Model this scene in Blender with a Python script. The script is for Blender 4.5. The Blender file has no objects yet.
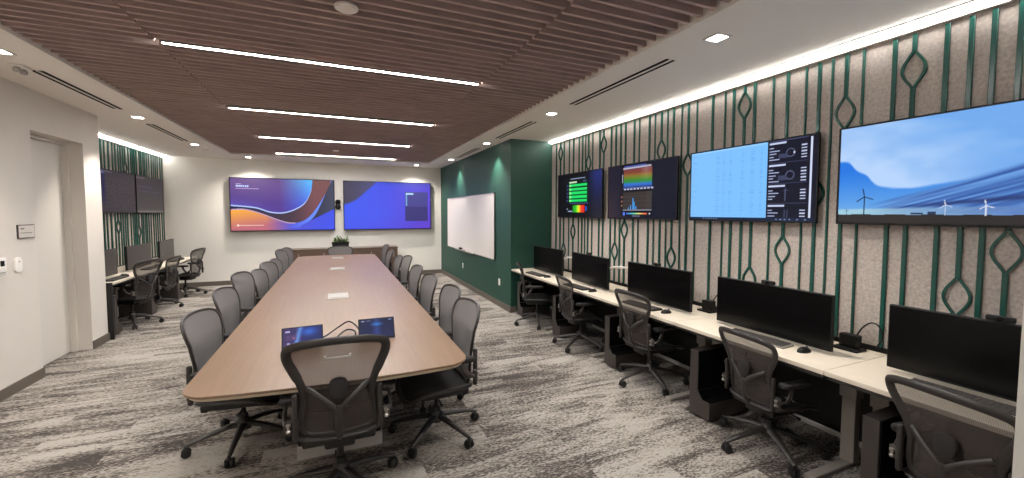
import bpy, bmesh, math, random
import numpy as np
from mathutils import Vector, Matrix
PI = math.pi
random.seed(7)
SC = bpy.context.scene
COL = SC.collection

# ------------------------------------------------------------------ helpers
def srgb(r, g, b):
    def f(c):
        c /= 255.0
        return c / 12.92 if c <= 0.04045 else ((c + 0.055) / 1.055) ** 2.4
    return (f(r), f(g), f(b), 1.0)

MATS = {}
def mat(name, color, rough=0.5, metal=0.0, spec=0.5, noise=None, bump=None, emit=None, strength=0.0):
    """Principled material; noise=(scale, amount, (sx,sy,sz)) varies the colour, bump=(scale, strength)."""
    m = bpy.data.materials.new(name); m.use_nodes = True
    nt = m.node_tree; b = nt.nodes['Principled BSDF']
    b.inputs['Base Color'].default_value = color
    b.inputs['Roughness'].default_value = rough
    b.inputs['Metallic'].default_value = metal
    b.inputs['Specular IOR Level'].default_value = spec
    if noise or bump:
        tc = nt.nodes.new('ShaderNodeTexCoord')
    if noise:
        sc, amt, st = noise
        mp = nt.nodes.new('ShaderNodeMapping'); mp.inputs['Scale'].default_value = st
        nz = nt.nodes.new('ShaderNodeTexNoise'); nz.inputs['Scale'].default_value = sc; nz.inputs['Detail'].default_value = 5
        rp = nt.nodes.new('ShaderNodeValToRGB')
        rp.color_ramp.elements[0].position = 0.3; rp.color_ramp.elements[1].position = 0.7
        rp.color_ramp.elements[0].color = tuple(c * (1 - amt) for c in color[:3]) + (1,)
        rp.color_ramp.elements[1].color = tuple(min(1, c * (1 + amt)) for c in color[:3]) + (1,)
        nt.links.new(tc.outputs['Object'], mp.inputs['Vector']); nt.links.new(mp.outputs[0], nz.inputs['Vector'])
        nt.links.new(nz.outputs['Fac'], rp.inputs['Fac']); nt.links.new(rp.outputs['Color'], b.inputs['Base Color'])
    if bump:
        nz2 = nt.nodes.new('ShaderNodeTexNoise'); nz2.inputs['Scale'].default_value = bump[0]; nz2.inputs['Detail'].default_value = 3
        bp = nt.nodes.new('ShaderNodeBump'); bp.inputs['Strength'].default_value = bump[1]; bp.inputs['Distance'].default_value = 0.004
        nt.links.new(tc.outputs['Object'], nz2.inputs['Vector']); nt.links.new(nz2.outputs['Fac'], bp.inputs['Height'])
        nt.links.new(bp.outputs['Normal'], b.inputs['Normal'])
    if emit:
        b.inputs['Emission Color'].default_value = emit; b.inputs['Emission Strength'].default_value = strength
    MATS[name] = m
    return m

def mesh_mat(name, color, alpha):
    """woven mesh fabric: an open weave that lets part of the light straight through"""
    m = bpy.data.materials.new(name); m.use_nodes = True
    nt = m.node_tree; b = nt.nodes['Principled BSDF']; out = nt.nodes['Material Output']
    b.inputs['Base Color'].default_value = color; b.inputs['Roughness'].default_value = 0.7
    tr = nt.nodes.new('ShaderNodeBsdfTransparent'); mx = nt.nodes.new('ShaderNodeMixShader')
    tc = nt.nodes.new('ShaderNodeTexCoord'); wv = nt.nodes.new('ShaderNodeTexWave')
    wv.bands_direction = 'X'; wv.inputs['Scale'].default_value = 42; wv.inputs['Distortion'].default_value = 0.0
    mr = nt.nodes.new('ShaderNodeMapRange')
    mr.inputs['To Min'].default_value = alpha - 0.05; mr.inputs['To Max'].default_value = alpha + 0.05
    nt.links.new(tc.outputs['Object'], wv.inputs['Vector']); nt.links.new(wv.outputs['Fac'], mr.inputs['Value'])
    nt.links.new(mr.outputs['Result'], mx.inputs['Fac'])
    nt.links.new(tr.outputs[0], mx.inputs[1]); nt.links.new(b.outputs[0], mx.inputs[2]); nt.links.new(mx.outputs[0], out.inputs['Surface'])
    return m

def link(name, bm, m, parent=None, smooth=False, loc=None):
    me = bpy.data.meshes.new(name)
    bmesh.ops.recalc_face_normals(bm, faces=bm.faces)
    bm.to_mesh(me); bm.free()
    me.materials.append(m)
    if smooth:
        for p in me.polygons: p.use_smooth = True
        try: me.set_sharp_from_angle(angle=math.radians(40))
        except Exception: pass
    o = bpy.data.objects.new(name, me); COL.objects.link(o)
    if parent: o.parent = parent
    if loc: o.location = loc
    return o

def tag(o, label=None, cat=None, group=None, kind=None):
    if label: o['label'] = label
    if cat: o['category'] = cat
    if group: o['group'] = group
    if kind: o['kind'] = kind
    return o

def thing(name, label, cat, loc=(0, 0, 0), rz=0.0, group=None):
    o = bpy.data.objects.new(name, None); COL.objects.link(o)
    o.empty_display_size = 0.1
    o.location = loc; o.rotation_euler = (0, 0, rz)
    return tag(o, label, cat, group)

def copy_tree(o, parent=None):
    c = o.copy(); COL.objects.link(c)
    if parent: c.parent = parent
    for ch in list(o.children): copy_tree(ch, c)
    return c

def B(): return bmesh.new()

def box(bm, x0, x1, y0, y1, z0, z1, bev=0.0, M=None, seg=2):
    t = bmesh.new()
    bmesh.ops.create_cube(t, size=1.0)
    for v in t.verts:
        v.co = Vector((x0 + (v.co.x + .5) * (x1 - x0), y0 + (v.co.y + .5) * (y1 - y0), z0 + (v.co.z + .5) * (z1 - z0)))
    if bev: bmesh.ops.bevel(t, geom=list(t.edges), offset=bev, segments=seg, profile=0.5, affect='EDGES')
    if M is not None: t.transform(M)
    merge(bm, t)
    return bm

def merge(bm, t):
    me = bpy.data.meshes.new('tmp'); t.to_mesh(me); t.free()
    bm.from_mesh(me); bpy.data.meshes.remove(me)

def prism(bm, pts, a, b, axis='z', bev=0.0):
    """polygon extruded along an axis from a to b; pts are the two other coordinates in order"""
    t = bmesh.new()
    def P(p, q):
        if axis == 'z': return (p[0], p[1], q)
        if axis == 'x': return (q, p[0], p[1])
        return (p[0], q, p[1])
    lo = [t.verts.new(P(p, a)) for p in pts]; hi = [t.verts.new(P(p, b)) for p in pts]
    t.faces.new(lo[::-1]); t.faces.new(hi)
    n = len(pts)
    for i in range(n): t.faces.new((lo[i], lo[(i + 1) % n], hi[(i + 1) % n], hi[i]))
    bmesh.ops.recalc_face_normals(t, faces=t.faces)
    if bev: bmesh.ops.bevel(t, geom=list(t.edges), offset=bev, segments=2, profile=0.5, affect='EDGES')
    merge(bm, t)
    return bm

def lathe(bm, prof, seg=24, M=None):
    t = bmesh.new(); rings = []
    for r, z in prof:
        if r < 1e-6: rings.append([t.verts.new((0, 0, z))])
        else: rings.append([t.verts.new((r * math.cos(2 * PI * k / seg), r * math.sin(2 * PI * k / seg), z)) for k in range(seg)])
    for A, C in zip(rings, rings[1:]):
        for k in range(seg):
            k2 = (k + 1) % seg
            if len(A) == 1 and len(C) == 1: continue
            if len(A) == 1: t.faces.new((A[0], C[k], C[k2]))
            elif len(C) == 1: t.faces.new((A[k], A[k2], C[0]))
            else: t.faces.new((A[k], A[k2], C[k2], C[k]))
    if len(rings[0]) > 1: t.faces.new(rings[0][::-1])
    if len(rings[-1]) > 1: t.faces.new(rings[-1])
    if M is not None: t.transform(M)
    merge(bm, t)
    return bm

def tube(bm, pts, rad, closed=False, seg=8, up=None):
    """sweep an ellipse along pts; rad = list of (a,b) or r: a along the side vector, b along the normal."""
    pts = [Vector(p) for p in pts]; n = len(pts)
    if not isinstance(rad, (list, tuple)): rad = [rad] * n
    elif isinstance(rad, tuple): rad = [rad] * n
    rings = []; prev = None
    for i, p in enumerate(pts):
        if closed: t = (pts[(i + 1) % n] - pts[i - 1]).normalized()
        else: t = (pts[min(i + 1, n - 1)] - pts[max(i - 1, 0)]).normalized()
        if up is not None: nv = Vector(up)
        elif prev is None: nv = Vector((0, 0, 1)) if abs(t.z) < 0.9 else Vector((0, 1, 0))
        else: nv = prev
        nv = (nv - t * nv.dot(t))
        if nv.length < 1e-5: nv = t.orthogonal()
        nv.normalize(); prev = nv
        s = t.cross(nv)
        a, b = rad[i] if isinstance(rad[i], (tuple, list)) else (rad[i], rad[i])
        rings.append([bm.verts.new(p + s * (a * math.cos(2 * PI * k / seg)) + nv * (b * math.sin(2 * PI * k / seg))) for k in range(seg)])
    m = n if closed else n - 1
    for i in range(m):
        A, C = rings[i], rings[(i + 1) % n]
        for k in range(seg):
            bm.faces.new((A[k], A[(k + 1) % seg], C[(k + 1) % seg], C[k]))
    if not closed:
        bm.faces.new(rings[0][::-1]); bm.faces.new(rings[-1])
    return bm

def smooth_path(ctrl, per=5, closed=False):
    """Catmull-Rom through control tuples of any length"""
    n = len(ctrl); out = []
    rng = range(n if closed else n - 1)
    for i in rng:
        if closed: p0, p1, p2, p3 = ctrl[i - 1], ctrl[i], ctrl[(i + 1) % n], ctrl[(i + 2) % n]
        else: p0, p1, p2, p3 = ctrl[max(i - 1, 0)], ctrl[i], ctrl[i + 1], ctrl[min(i + 2, n - 1)]
        for k in range(per):
            t = k / per
            out.append(tuple(0.5 * ((2 * b) + (-a + c) * t + (2 * a - 5 * b + 4 * c - d) * t * t + (-a + 3 * b - 3 * c + d) * t ** 3)
                             for a, b, c, d in zip(p0, p1, p2, p3)))
    if not closed: out.append(tuple(ctrl[-1]))
    return out

def rrect(x0, x1, y0, y1, r, n=6):
    pts = []
    for cx, cy, a0 in ((x1 - r, y0 + r, -PI / 2), (x1 - r, y1 - r, 0), (x0 + r, y1 - r, PI / 2), (x0 + r, y0 + r, PI)):
        for k in range(n + 1):
            a = a0 + (PI / 2) * k / n
            pts.append((cx + r * math.cos(a), cy + r * math.sin(a)))
    return pts

def Rz(a): return Matrix.Rotation(a, 4, 'Z')
def T(x, y, z): return Matrix.Translation((x, y, z))

# ------------------------------------------------------------------ room dimensions (metres)
CAM_H = 1.68
XL, XR = -2.764, 3.42            # near left wall, right felt wall
XL2 = -3.43                      # felt wall in the left recess
XG = 2.65                        # green wall
YN, YF = 0.22, 11.14             # near wall (room side), far wall
YC = 6.89                        # corner where the left recess starts
YG = 6.22                        # face of the green block
HC = 2.89                        # white ceiling
WX0, WX1, WY1 = -2.02, 2.14, 10.22   # opening of the wooden ceiling
HS = 2.915                       # underside of the slats

# ------------------------------------------------------------------ materials
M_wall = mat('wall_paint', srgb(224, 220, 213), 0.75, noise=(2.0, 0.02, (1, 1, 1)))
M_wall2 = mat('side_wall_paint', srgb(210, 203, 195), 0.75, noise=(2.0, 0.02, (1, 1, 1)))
M_ceil = mat('ceiling_paint', srgb(236, 231, 224), 0.8)
M_door = mat('door_paint', srgb(204, 198, 190), 0.55)
M_base = mat('rubber_base', srgb(98, 88, 79), 0.6)
M_green = mat('green_paint', srgb(25, 68, 56), 0.55, noise=(3.0, 0.05, (1, 1, 1)))
M_bar = mat('green_bar_paint', srgb(28, 78, 69), 0.25)
M_felt = mat('grey_felt', srgb(178, 168, 161), 0.95, spec=0.1, noise=(55.0, 0.22, (1, 1, 1)), bump=(90, 0.3))
M_black = mat('black_plastic', srgb(15, 15, 15), 0.5, spec=.3)
M_dark = mat('charcoal_metal', srgb(58, 52, 49), 0.5)
M_panel = mat('dark_panel', srgb(22, 20, 20), 0.6)
M_screen_off = mat('screen_glass_off', srgb(5, 5, 6), 0.25, spec=.25)
M_screen_grey = mat('matte_screen', srgb(56, 51, 49), 0.4)  # grey holds the room's reflection on the left monitor screens
M_frame = mat('graphite_frame', srgb(44, 40, 38), 0.42)
M_seat = mat('seat_fabric', srgb(34, 31, 31), 0.8)
M_mesh = mesh_mat('backlit_woven_mesh', srgb(72, 64, 60), 0.74)  # chair weave seen from behind, its backlit darkness put into the colour
M_mesh2 = mesh_mat('frontlit_woven_mesh', srgb(100, 97, 97), 0.88)  # same weave from the front, paler tone stands for the light on it
M_caster = mat('caster_plastic', srgb(18, 17, 17), 0.45)
M_alu = mat('brushed_aluminium', srgb(176, 170, 164), 0.35, metal=0.8)
M_silver = mat('silver_paint', srgb(142, 135, 128), 0.45)
M_laminate = mat('pale_laminate', srgb(214, 203, 186), 0.45, noise=(6.0, 0.03, (4, 1, 1)))
M_edge = mat('dark_edge_band', srgb(40, 35, 32), 0.5)
M_white = mat('white_plastic', srgb(228, 224, 218), 0.4)
M_board = mat('whiteboard_enamel', srgb(216, 210, 205), 0.4)
M_table = mat('table_wood', srgb(128, 102, 81), 0.36, noise=(3.0, 0.09, (14, 0.7, 1)))
M_hatch = mat('hatch_grey', srgb(172, 168, 163), 0.4)
M_plinth = mat('pale_grey_metal', srgb(206, 202, 197), 0.4)
M_cream = mat('pale_edge', srgb(206, 190, 164), 0.5)
M_cred_top = mat('credenza_top', srgb(88, 70, 60), 0.4)
M_credenza = mat('walnut_veneer', srgb(96, 76, 64), 0.45, noise=(4.0, 0.15, (1.0, 1.0, 12)))
M_slat = mat('ceiling_wood', srgb(172, 150, 143), 0.6, noise=(6.0, 0.15, (0.5, 8, 1)))
M_plenum = mat('plenum_black', srgb(14, 12, 12), 0.9)
M_slot = mat('slot_black', srgb(6, 6, 6), 0.9, spec=.1)
M_leaf = mat('leaf_green', srgb(96, 128, 56), 0.5, noise=(20, 0.3, (1, 1, 1)))
M_key = mat('keycap_grey', srgb(70, 66, 64), 0.55)
M_kbody = mat('keyboard_body', srgb(150, 145, 140), 0.5)
M_sign = mat('sign_face', srgb(206, 198, 190), 0.5)
M_signink = mat('sign_ink', srgb(112, 102, 98), 0.6)
M_red = mat('red_mark', srgb(170, 40, 36), 0.5)
WARM = (1.0, 0.93, 0.84, 1)
M_led = mat('led_diffuser', (1, 1, 1, 1), 0.5, emit=(1.0, 0.98, 0.955, 1), strength=138.0)
M_cove = mat('cove_diffuser', (1, 1, 1, 1), 0.5, emit=(1.0, 0.98, 0.955, 1), strength=18.0)
M_down = mat('downlight_lens', (1, 1, 1, 1), 0.5, emit=(1.0, 0.94, 0.86, 1), strength=14.0)

def floor_mat():
    m = bpy.data.materials.new('carpet_planks'); m.use_nodes = True
    nt = m.node_tree; b = nt.nodes['Principled BSDF']; N = nt.nodes.new; L = nt.links.new
    b.inputs['Roughness'].default_value = 0.95; b.inputs['Specular IOR Level'].default_value = 0.1
    geo = N('ShaderNodeTexCoord')
    br = N('ShaderNodeTexBrick'); br.inputs['Scale'].default_value = 1.0
    br.inputs['Brick Width'].default_value = 1.0; br.inputs['Row Height'].default_value = 0.25
    br.inputs['Mortar Size'].default_value = 0.0; br.offset = 0.5
    br.inputs['Color1'].default_value = (0, 0, 0, 1); br.inputs['Color2'].default_value = (1, 1, 1, 1)
    L(geo.outputs['Object'], br.inputs['Vector'])
    # broad streaks that run across the room, shifted a little from plank to plank
    mp = N('ShaderNodeMapping'); mp.inputs['Scale'].default_value = (1.0, 5.6, 1)
    sc = N('ShaderNodeVectorMath'); sc.operation = 'SCALE'; sc.inputs['Scale'].default_value = 0.5
    ad = N('ShaderNodeVectorMath'); ad.operation = 'ADD'
    L(br.outputs['Color'], sc.inputs[0]); L(geo.outputs['Object'], ad.inputs[0]); L(sc.outputs[0], ad.inputs[1])
    L(ad.outputs[0], mp.inputs['Vector'])
    n1 = N('ShaderNodeTexNoise'); n1.inputs['Scale'].default_value = 1.15; n1.inputs['Detail'].default_value = 7
    n1.inputs['Roughness'].default_value = 0.68; n1.inputs['Distortion'].default_value = 0.9
    L(mp.outputs[0], n1.inputs['Vector'])
    # tufts
    mp2 = N('ShaderNodeMapping'); mp2.inputs['Scale'].default_value = (34, 80, 1); mp2.inputs['Rotation'].default_value = (0, 0, 0.6)
    n2 = N('ShaderNodeTexNoise'); n2.inputs['Scale'].default_value = 1.0; n2.inputs['Detail'].default_value = 3
    n2.inputs['Roughness'].default_value = 0.7
    L(geo.outputs['Object'], mp2.inputs['Vector']); L(mp2.outputs[0], n2.inputs['Vector'])
    n3 = N('ShaderNodeTexNoise'); n3.inputs['Scale'].default_value = 0.9; n3.inputs['Detail'].default_value = 2
    mp3 = N('ShaderNodeMapping'); mp3.inputs['Scale'].default_value = (1.0, 2.2, 1); L(ad.outputs[0], mp3.inputs['Vector']); L(mp3.outputs[0], n3.inputs['Vector'])
    av = N('ShaderNodeMath'); av.operation = 'MULTIPLY_ADD'; av.inputs[1].default_value = 0.45; av.inputs[2].default_value = -0.21
    L(n3.outputs['Fac'], av.inputs[0]); sm = N('ShaderNodeMath'); sm.operation = 'ADD'; L(n1.outputs['Fac'], sm.inputs[0]); L(av.outputs[0], sm.inputs[1])
    a1 = N('ShaderNodeMath'); a1.operation = 'MULTIPLY_ADD'; a1.inputs[1].default_value = 1.05; 
    sub = N('ShaderNodeMath'); sub.operation = 'SUBTRACT'; sub.inputs[1].default_value = 0.5
    L(n2.outputs['Fac'], sub.inputs[0]); L(sub.outputs[0], a1.inputs[0]); L(sm.outputs[0], a1.inputs[2])
    rp = N('ShaderNodeValToRGB'); e = rp.color_ramp.elements
    e[0].position = 0.36; e[0].color = srgb(68, 63, 60)
    e[1].position = 0.62; e[1].color = srgb(158, 152, 145)
    x = e.new(0.45); x.color = srgb(100, 93, 88)
    x = e.new(0.52); x.color = srgb(132, 125, 118)
    L(a1.outputs[0], rp.inputs['Fac']); L(rp.outputs['Color'], b.inputs['Base Color'])
    bp = N('ShaderNodeBump'); bp.inputs['Strength'].default_value = 0.5; bp.inputs['Distance'].default_value = 0.006
    L(n2.outputs['Fac'], bp.inputs['Height']); L(bp.outputs['Normal'], b.inputs['Normal'])
    return m
M_floor = floor_mat()

# ------------------------------------------------------------------ room shell
def struct(name, bm, m, parent=None, label=None):
    o = link(name, bm, m, parent)
    if parent is None: o['kind'] = 'structure'
    if label: o['label'] = label
    return o

OX0, OX1, OZ = -0.42, 0.82, 2.45        # doorway the camera stands in
HY = -1.9                               # hall end behind the camera
bm = B(); box(bm, -3.6, 3.6, HY - .1, YF + .1, -0.12, 0.0)
struct('floor', bm, M_floor, label='grey and beige streaked carpet plank floor')

# ceiling: white strips around the wooden field, a dark plenum above the slats
bm = B()
box(bm, -3.55, WX0, YN, YF + .1, HC, HC + .09)
box(bm, WX1, 3.55, YN, YF + .1, HC, HC + .09)
box(bm, WX0, WX1, WY1, YF + .1, HC, HC + .09)
ceil = struct('ceiling', bm, M_ceil, label='white painted ceiling strips around a dark wood slat field')
bm = B()
box(bm, WX0 - .02, WX0, YN, WY1, HC + .09, 3.14); box(bm, WX1, WX1 + .02, YN, WY1, HC + .09, 3.14)
box(bm, WX0, WX1, WY1, WY1 + .02, HC + .09, 3.14); box(bm, WX0 - .02, WX1 + .02, YN, WY1 + .02, 3.14, 3.2)
struct('plenum', bm, M_plenum, ceil, 'black void above the slats')
PITCH = 0.1016
LED_Y = (3.79, 5.81, 7.84, 9.87, 1.77)
def slats(x0, x1, off):
    bm = B(); y = YN + .06 + off
    while y < WY1 - .03:
        if x0 > -1.18 and x1 < 1.3 and any(abs(y - q) < .048 for q in LED_Y): y += PITCH; continue
        box(bm, x0, x1, y - .012, y + .012, HS, HS + .095); y += PITCH
    struct('slat_panel', bm, M_slat, ceil, 'brown wood ceiling slats running across the room')
slats(WX0 + .004, -1.185, PITCH * .5); slats(-1.172, 1.294, 0.0); slats(1.307, WX1 - .004, PITCH * .5)

def wall(name, boxes, m, label):
    bm = B()
    for b in boxes: box(bm, *b)
    return struct(name, bm, m, label=label)
DZ, DY0, DY1 = 2.486, 5.61, 6.52
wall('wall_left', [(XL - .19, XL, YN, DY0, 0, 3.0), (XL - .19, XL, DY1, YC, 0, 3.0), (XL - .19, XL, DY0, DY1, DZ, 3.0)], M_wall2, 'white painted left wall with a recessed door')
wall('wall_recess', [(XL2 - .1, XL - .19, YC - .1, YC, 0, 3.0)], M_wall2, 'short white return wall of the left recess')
wf = wall('wall_far', [(-3.6, 3.6, YF, YF + .1, 0, 3.0)], M_wall, 'white far wall behind the two big displays')
wg = wall('wall_green', [(XG, 3.55, YG, YF, 0, HC)], M_green, 'dark green painted wall block')
wr = wall('wall_right', [(XR, XR + .12, YN, YG, 0.76, HC)], M_felt, 'grey felt wall with upright green bars')
wlr = wall('wall_felt', [(XL2 - .12, XL2, YC, YF, 0.76, HC)], M_felt, 'felt wall with green bars in the left recess')
bm = B(); box(bm, XR, XR + .12, YN, YG, 0, 0.76); struct('wall_base', bm, M_panel, wr, 'black lower wall behind the desks')
bm = B(); box(bm, XL2 - .12, XL2, YC, YF, 0, 0.76); struct('wall_base', bm, M_panel, wlr, 'black lower wall behind the desks')
wall('wall_near', [(-3.6, OX0, .10, YN, 0, 3.2), (OX1, 3.6, .10, YN, 0, 3.2), (OX0, OX1, .10, YN, OZ, 3.2)], M_wall, 'white wall end at the doorway beside the camera')
wall('wall_hall', [(-1.6, -1.5, HY, .10, 0, 2.6), (1.9, 2.0, HY, .10, 0, 2.6), (-1.6, 2.0, HY - .1, HY, 0, 2.6), (-1.6, 2.0, HY, .10, 2.6, 2.7)], M_wall, 'white hall behind the doorway')

# baseboards
bm = B(); box(bm, XL, XL + .012, YN, DY0, 0, .1); box(bm, XL, XL + .012, DY1, YC, 0, .1); box(bm, XL - .012, XL + .012, YC, YC + .012, 0, .1)
struct('baseboard_left', bm, M_base)
bm = B(); box(bm, XL2, XG, YF - .012, YF, 0, .1); struct('baseboard_far', bm, M_base)
bm = B(); box(bm, XG - .012, XG, YG, YF - .012, 0, .1); box(bm, XG - .012, XG + .1, YG - .012, YG, 0, .1); struct('baseboard_green', bm, M_base)
bm = B(); box(bm, XR - .02, XR, YN, YG, 0.012, .045); struct('trim_1', bm, M_white, label='thin white strip at floor level behind the desks')

bm = B(); box(bm, 3.39, XR, YN, YG, 2.838, HC); struct('shade_lip_right', bm, M_ceil, label='added white lip shading the top of the right felt wall')  # added lip that keeps the cove light off the wall top
bm = B(); box(bm, XL2, XL2 + .028, YC, YF, 2.838, HC); struct('shade_lip_left', bm, M_ceil, label='added white lip shading the top of the recess felt wall')  # matching lip, added to shade the recess wall top

# door in the left wall
bm = B(); box(bm, XL - .225, XL - .185, DY0, DY1, 0.008, DZ - .035, 0.003)
d = struct('door_1', bm, M_door, label='white flush door recessed in the left wall')
bm = B()
box(bm, XL - .185, XL - .13, DY0, DY0 + .03, 0, DZ); box(bm, XL - .185, XL - .13, DY1 - .03, DY1, 0, DZ); box(bm, XL - .185, XL - .13, DY0 + .03, DY1 - .03, DZ - .035, DZ)
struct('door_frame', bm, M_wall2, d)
bm = B(); box(bm, XL - .4, XL - .19, DY0 - .1, DY1 + .1, 0, 2.6); bm.transform(T(-.05, 0, 0))
struct('wall_behind', bm, M_wall2)

# ------------------------------------------------------------------ green bars on the felt
BARS = [(6.05, None), (5.915, 2.65), (5.80, 1.06), (5.638, None), (5.512, 1.38), (5.355, None), (5.26, None), (5.18, None), (5.10, 2.405), (4.995, None),
        (4.823, None), (4.732, 2.62), (4.56, None), (4.46, 1.165), (4.36, None), (4.265, 1.46), (4.10, None), (4.006, None), (3.832, None), (3.738, None),
        (3.637, 2.39), (3.543, None), (3.457, 1.18), (3.34, None), (3.25, 2.185), (3.14, None), (2.95, None), (2.81, None), (2.72, None), (2.61, 2.65),
        (2.513, 1.08), (2.345, None), (2.226, 1.37), (2.083, None), (1.987, 1.83), (1.898, None), (1.807, 2.41), (1.704, None), (1.53, None), (1.43, 2.60),
        (1.278, None), (1.174, 1.18), (1.084, None), (.986, 1.467), (.83, None), (.72, None), (.61, None), (.45, None), (.33, None)]
def bar(bm, y, dz, w, xw, s, z0, z1):
    """upright bar on a wall face at x = xw standing out towards s; dz = centre height of its diamond"""
    dep = 0.018
    x0, x1 = sorted((xw, xw + s * dep))
    if dz is None:
        box(bm, x0, x1, y - w / 2, y + w / 2, z0, z1, 0.003, seg=1); return
    hh = 0.115
    box(bm, x0, x1, y - w / 2, y + w / 2, z0, dz - hh, 0.003, seg=1); box(bm, x0, x1, y - w / 2, y + w / 2, dz + hh, z1, 0.003, seg=1)
    n = 18; q = w * 0.25
    for sg in (-1, 1):
        L, R_ = [], []
        for k in range(n + 1):
            t = k / n; c = sg * (q + 0.052 * math.sin(PI * t) ** 1.25)
            dc = sg * 0.052 * 1.25 * PI * math.cos(PI * t) * max(math.sin(PI * t), 1e-4) ** .25 / (2 * hh)
            nl = math.hypot(1, dc); hw = max(q, .0065)
            z = dz - hh + 2 * hh * t
            L.append((y + c - hw / nl, z + hw * dc / nl)); R_.append((y + c + hw / nl, z - hw * dc / nl))
        for k in range(n):
            quad = [L[k], R_[k], R_[k + 1], L[k + 1]]
            prism(bm, quad, x0, x1, 'x')
for i, (y, dz) in enumerate(BARS):
    bm = B(); bar(bm, y, dz, 0.024 if (dz or i % 2 == 0) else 0.014, XR, -1, 0.76, 2.825)
    struct('green_bar', bm, M_bar, wr)
ly = YC + .06; i = 0
rnd = random.Random(3)
LB = []
while ly < YF - .05:
    LB.append((ly, {6: 2.52, 15: 2.6, 9: 1.33, 20: 1.42, 3: 1.2, 24: 2.45, 29: 1.3}.get(i))); i += 1
    ly += rnd.choice((.07, .08, .09, .10, .13))
for i, (y, dz) in enumerate(LB):
    bm = B(); bar(bm, y, dz, 0.030 if (dz or i % 2 == 0) else 0.020, XL2, 1, 0.76, 2.825)
    struct('green_bar', bm, M_bar, wlr)

# ------------------------------------------------------------------ lamps
def led(y, where):
    t = thing('linear_light', 'long white linear ceiling light across the slats, ' + where, 'ceiling light', (0.0625, y, HS), 0, 'linear lights in the slat ceiling')
    bm = B(); box(bm, -1.212, 1.212, -.024, .024, .002, .09); box(bm, -1.212, 1.212, -.024, -.0175, -.010, .002); box(bm, -1.212, 1.212, .0175, .024, -.010, .002); link('housing', bm, M_silver, t)
    bm = B(); box(bm, -1.208, 1.208, -.017, .017, -.007, .001, .002); link('diffuser', bm, M_led, t)
for y, w in ((3.79, 'nearest of the four in view'), (5.81, 'second from the camera'), (7.84, 'third from the camera'), (9.87, 'farthest, before the far wall'), (1.77, 'overhead at the near end of the table')):
    led(y, w)
def cove(x0, x1, y0, y1, label):
    t = thing('cove_light', label, 'ceiling light', ((x0 + x1) / 2, (y0 + y1) / 2, HC), 0)
    hx, hy = (x1 - x0) / 2, (y1 - y0) / 2
    bm = B(); box(bm, -hx, hx, -hy, hy, -.020, -.008, .002); link('diffuser', bm, M_cove, t)
    bm = B(); box(bm, -hx - .008, hx + .008, -hy, hy, -.008, -.0005); link('channel', bm, M_white, t)
cove(3.352, 3.376, YN + .03, YG - .01, 'continuous white light line along the top of the right felt wall')
cove(XL2 + .044, XL2 + .068, YC + .01, YF - .01, 'continuous white light line along the top of the left recess wall')
def spot(x, y, power, angle=62, blend=.6):
    l = bpy.data.lights.new('downlight_beam', 'SPOT'); l.energy = power; l.color = (1, .93, .84)
    l.spot_size = math.radians(angle); l.spot_blend = blend if angle < 120 else 1.0; l.shadow_soft_size = .04
    return l
def down(x, y, label, power=95, angle=92):
    t = thing('downlight', label, 'ceiling light', (x, y, HC), 0, 'recessed square downlights')
    bm = B()
    for a in ((-.066, .066, -.066, -.05), (-.066, .066, .05, .066), (-.066, -.05, -.05, .05), (.05, .066, -.05, .05)):
        box(bm, a[0], a[1], a[2], a[3], -.007, .0)
    link('trim_ring', bm, M_white, t)
    bm = B(); box(bm, -.05, .05, -.05, .05, -.004, -.001); link('lens', bm, M_down, t)
    o = bpy.data.objects.new('beam', spot(x, y, power, angle)); COL.objects.link(o); o.parent = t; o.location = (0, 0, -.012)
ORD = ['nearest', 'second nearest', 'third', 'fourth', 'fifth']
for k, y in enumerate((2.09, 4.457, 6.806, 9.228)): down(2.437, y, 'square recessed downlight in the right ceiling strip, ' + ['nearest to the camera', 'second from the camera', 'third, above the green wall', 'fourth, by the far wall'][k])
for k, y in enumerate((2.06, 4.415, 6.767, 9.044)): down(-2.32, y, 'square recessed downlight in the left ceiling strip, ' + ['nearest the doorway', 'at the left photo edge', 'above the recess corner', 'near the far wall'][k])
for k, x in enumerate((-1.774, 1.908)): down(x, 10.66, 'square recessed downlight above the far wall display, ' + ['left one', 'right one'][k], 150, 132)
# added fill lamp in the unseen hall, brightens the doorway wall
t = thing('hall_fill_light', 'added fill light panel in the unseen hall behind the doorway', 'ceiling light', (.3, -1.0, 2.6))
bm = B(); box(bm, -.3, .3, -.3, .3, -.02, 0); link('frame', bm, M_white, t)
bm = B(); box(bm, -.28, .28, -.28, .28, -.026, -.02); link('diffuser', bm, mat('hall_fill_diffuser', (1, 1, 1, 1), .5, emit=(1, .95, .9, 1), strength=7.0), t)

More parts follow.
